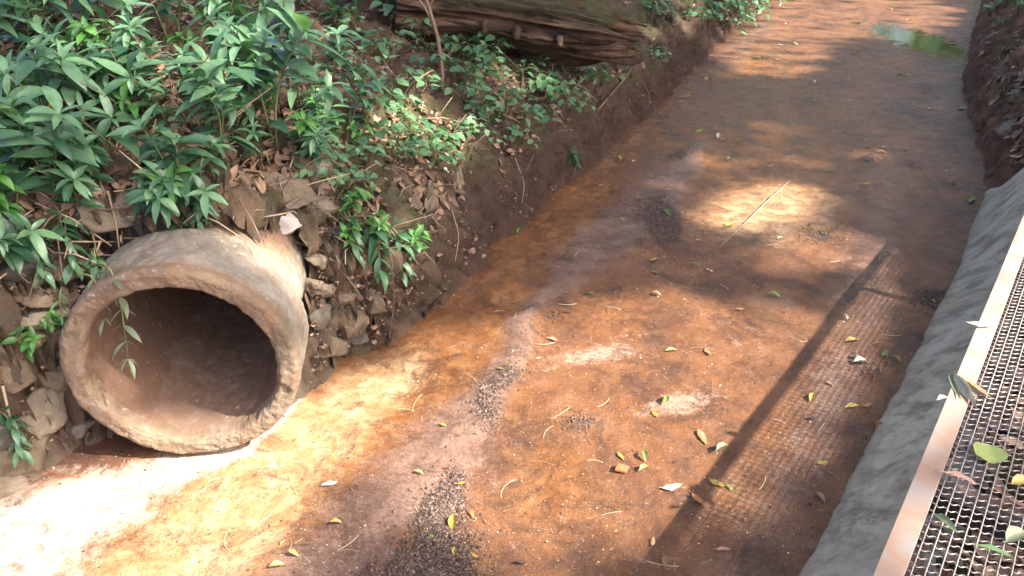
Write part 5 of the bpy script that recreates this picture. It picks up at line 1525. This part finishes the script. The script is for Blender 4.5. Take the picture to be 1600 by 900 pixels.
# far-end trees, seen in the puddle; extra ones added to screen low sky
FT = [(13, 31, 10, 3.6, 0), (20, 36, 12, 4.2, 1), (8, 35, 11, 4.0, 2), (26, 29, 12, 4.0, 0), (2, 30, 11, 3.8, 1), (16, 44, 15, 5.0, 2), (30, 38, 14, 4.6, 1), (5, 44, 15, 5.0, 0), (-6, 34, 13, 4.4, 2), (24, 47, 16, 5.2, 0), (24, 20, 12, 4.0, 1)]
FLB = ["bushy green tree nearest the far end of the channel", "green tree behind the nearest far tree, to its right", "green tree behind the nearest far tree, to its left", "green tree standing right of the far channel", "green tree standing left of the far channel",
       "tall tree straight beyond the far channel, in the back row", "tall tree at the far right of the back row", "tall tree at the left of the back row", "green tree farthest left behind the left bank", "tallest tree in the back row, right of its middle", "green tree on the right bank nearest to the puddle"]
protos = []
for k in range(3):
    hgt, rad = 10.0, 3.8
    mb = MB(); mb.tube([(0, 0, -.5), (.1, 0, 2), (0, .2, hgt * .6)], [.3, .24, .12], 10)
    cr = MB(); r = random.Random(70 + k)
    cl = [(r.uniform(-1, 1) * rad, r.uniform(-1, 1) * rad, r.uniform(.10, 1) * hgt) for _ in range(46)]
    for c in cl:
        mb.tube([(0, .1, hgt * .3), (c[0] * .5, c[1] * .5, c[2] * .8), c], [.08, .05, .02], 6)
        for _ in range(120):
            p = np.array(c) + np.array([r.gauss(0, .6), r.gauss(0, .6), r.gauss(0, .5)])
            d = np.array([r.gauss(0, 1), r.gauss(0, 1), r.gauss(-.3, .5)])
            v, f = leaf_shape(.30, .14, 'lance', n=3)
            cr.add(p + v @ frame_of(d).T, f, r.random())
    protos.append((mb, cr))
pobj = {}
for k, (tx, ty, hgt, rad, pk) in enumerate(FT):
    z0 = float(ground_z(np.array([float(tx)]), np.array([float(ty)]))[0])
    root = empty("forest_tree", (tx, ty, z0))
    root.scale = (rad / 3.8, rad / 3.8, hgt / 10)
    root.rotation_euler = (0, 0, k * 1.3)
    tag(root, FLB[k], "tree", "trees beyond the far end of the channel")
    for nm, bm, mt in (("trunk", protos[pk][0], 'bark'), ("crown", protos[pk][1], 'canopy')):
        if (pk, nm) in pobj:
            o = pobj[pk, nm].copy(); C.collection.objects.link(o); o.parent = root
        else:
            pobj[pk, nm] = bm.build(nm, M[mt], root, nm == "trunk")

# ------------------------------------------------------------------ labels that single each thing out
ORD = ["", "second ", "third ", "fourth ", "fifth ", "sixth ", "seventh ", "eighth ", "ninth ", "tenth ", "eleventh ", "twelfth ", "thirteenth ", "fourteenth ", "fifteenth ", "sixteenth ", "seventeenth ", "eighteenth ", "nineteenth ", "twentieth "]
def fl_zone(px, py):
    if px < 600 and py > 780: return "on the sunlit orange floor below the pipe", "left"
    if px < 790 and py > 640: return "on the grey sediment beside the bottom gravel", "near"
    if py > 600 and px < 1180: return "on the sunny lower middle floor", "near"
    if px >= 1180 and py > 430 : return "around the mesh-shaped shadow", "near"
    if py > 400: return "on the mid channel floor near the gravel", "near"
    if py > 270: return "around the sunlit patch with the stick", "near"
    if px < 1180: return "along the shaded left gutter", "near"
    if py > 140: return "on the shaded middle distance floor", "near"
    return "on the far floor around the puddle", "near"
CW = dict(yellow="yellow", tan="tan", rust="rust-brown", darkleaf="dark brown", greenfall="green", pale="bleached pale", greyleaf="grey-green", pinkleaf="pinkish brown", lime="pale lime", ovate="green")
byz = {}
for e in FALLEN:
    o, px, py, mat, L, zone, label = e
    if label:
        tag(o, label, "leaf", "leaves lying on the walkway"); continue
    zn, how = fl_zone(px, py)
    byz.setdefault((mat, zn, how), []).append(e)
for (mat, zn, how), es in byz.items():
    es.sort(key=lambda e: (e[1] if how == "left" else -e[2]))
    for k, e in enumerate(es):
        w = "" if len(es) == 1 else (f", {ORD[k]}from the left" if how == "left" and k else ", leftmost" if how == "left" else f", {ORD[k]}nearest the viewer")
        tag(e[0], f"fallen {CW[mat]} leaf {zn}{w}", "leaf", "leaves fallen on the channel floor")

def pl_zone(px, py):
    if px > 1450: return "on the right bank", "left"
    if px > 985: return "on the far left bank beyond the log", "left"
    if px > 700: return "on the bank below the log", "left"
    if px > 545 and py < 135: return "by the pale sapling", "left"
    if px > 510 and py >= 300: return "on the bank face right of the pipe", "left"
    if px > 540: return "in the sunlit creeper patch", "left"
    if px < 240 and py > 400: return "on the rubble and rim left of the pipe", "top"
    if px < 210 and py > 230: return "at the left edge above the rubble", "left"
    if px >= 210 and py > 255: return "directly above the pipe", "left"
    if px >= 335: return "in the dense clump above the pipe", "left"
    if py > 105: return "on the mid slope at upper left", "left"
    return "along the top left edge", "left"
PW = dict(lance="lance-leaved plant", tall="tall dark leafy shrub", young="bright young plant", hang="trailing lance-leaved plant", wilt="drooping leafy spray", ovate="ovate-leaved plant", creeper="creeper with oval leaves", broad="broad-leaved plant", grass="grass tuft", seedling="tiny seedling")
PC = dict(lance="plant", tall="shrub", young="plant", hang="trailing plant", wilt="branch", ovate="plant", creeper="creeper", broad="plant", grass="grass", seedling="seedling")
byz = {}
for e in PLANTS:
    zn, how = pl_zone(e[2], e[3])
    byz.setdefault((e[1], zn, how), []).append(e)
for (key, zn, how), es in byz.items():
    es.sort(key=lambda e: e[2] if how == "left" else e[3])
    for k, e in enumerate(es):
        w = "" if len(es) == 1 else (f", {ORD[k]}from the left" if how == "left" and k else ", leftmost" if how == "left" else (f", {ORD[k]}from the top" if k else ", topmost"))
        tag(e[0], f"{PW[key]} {zn}{w}", PC[key], "plants growing on the banks")
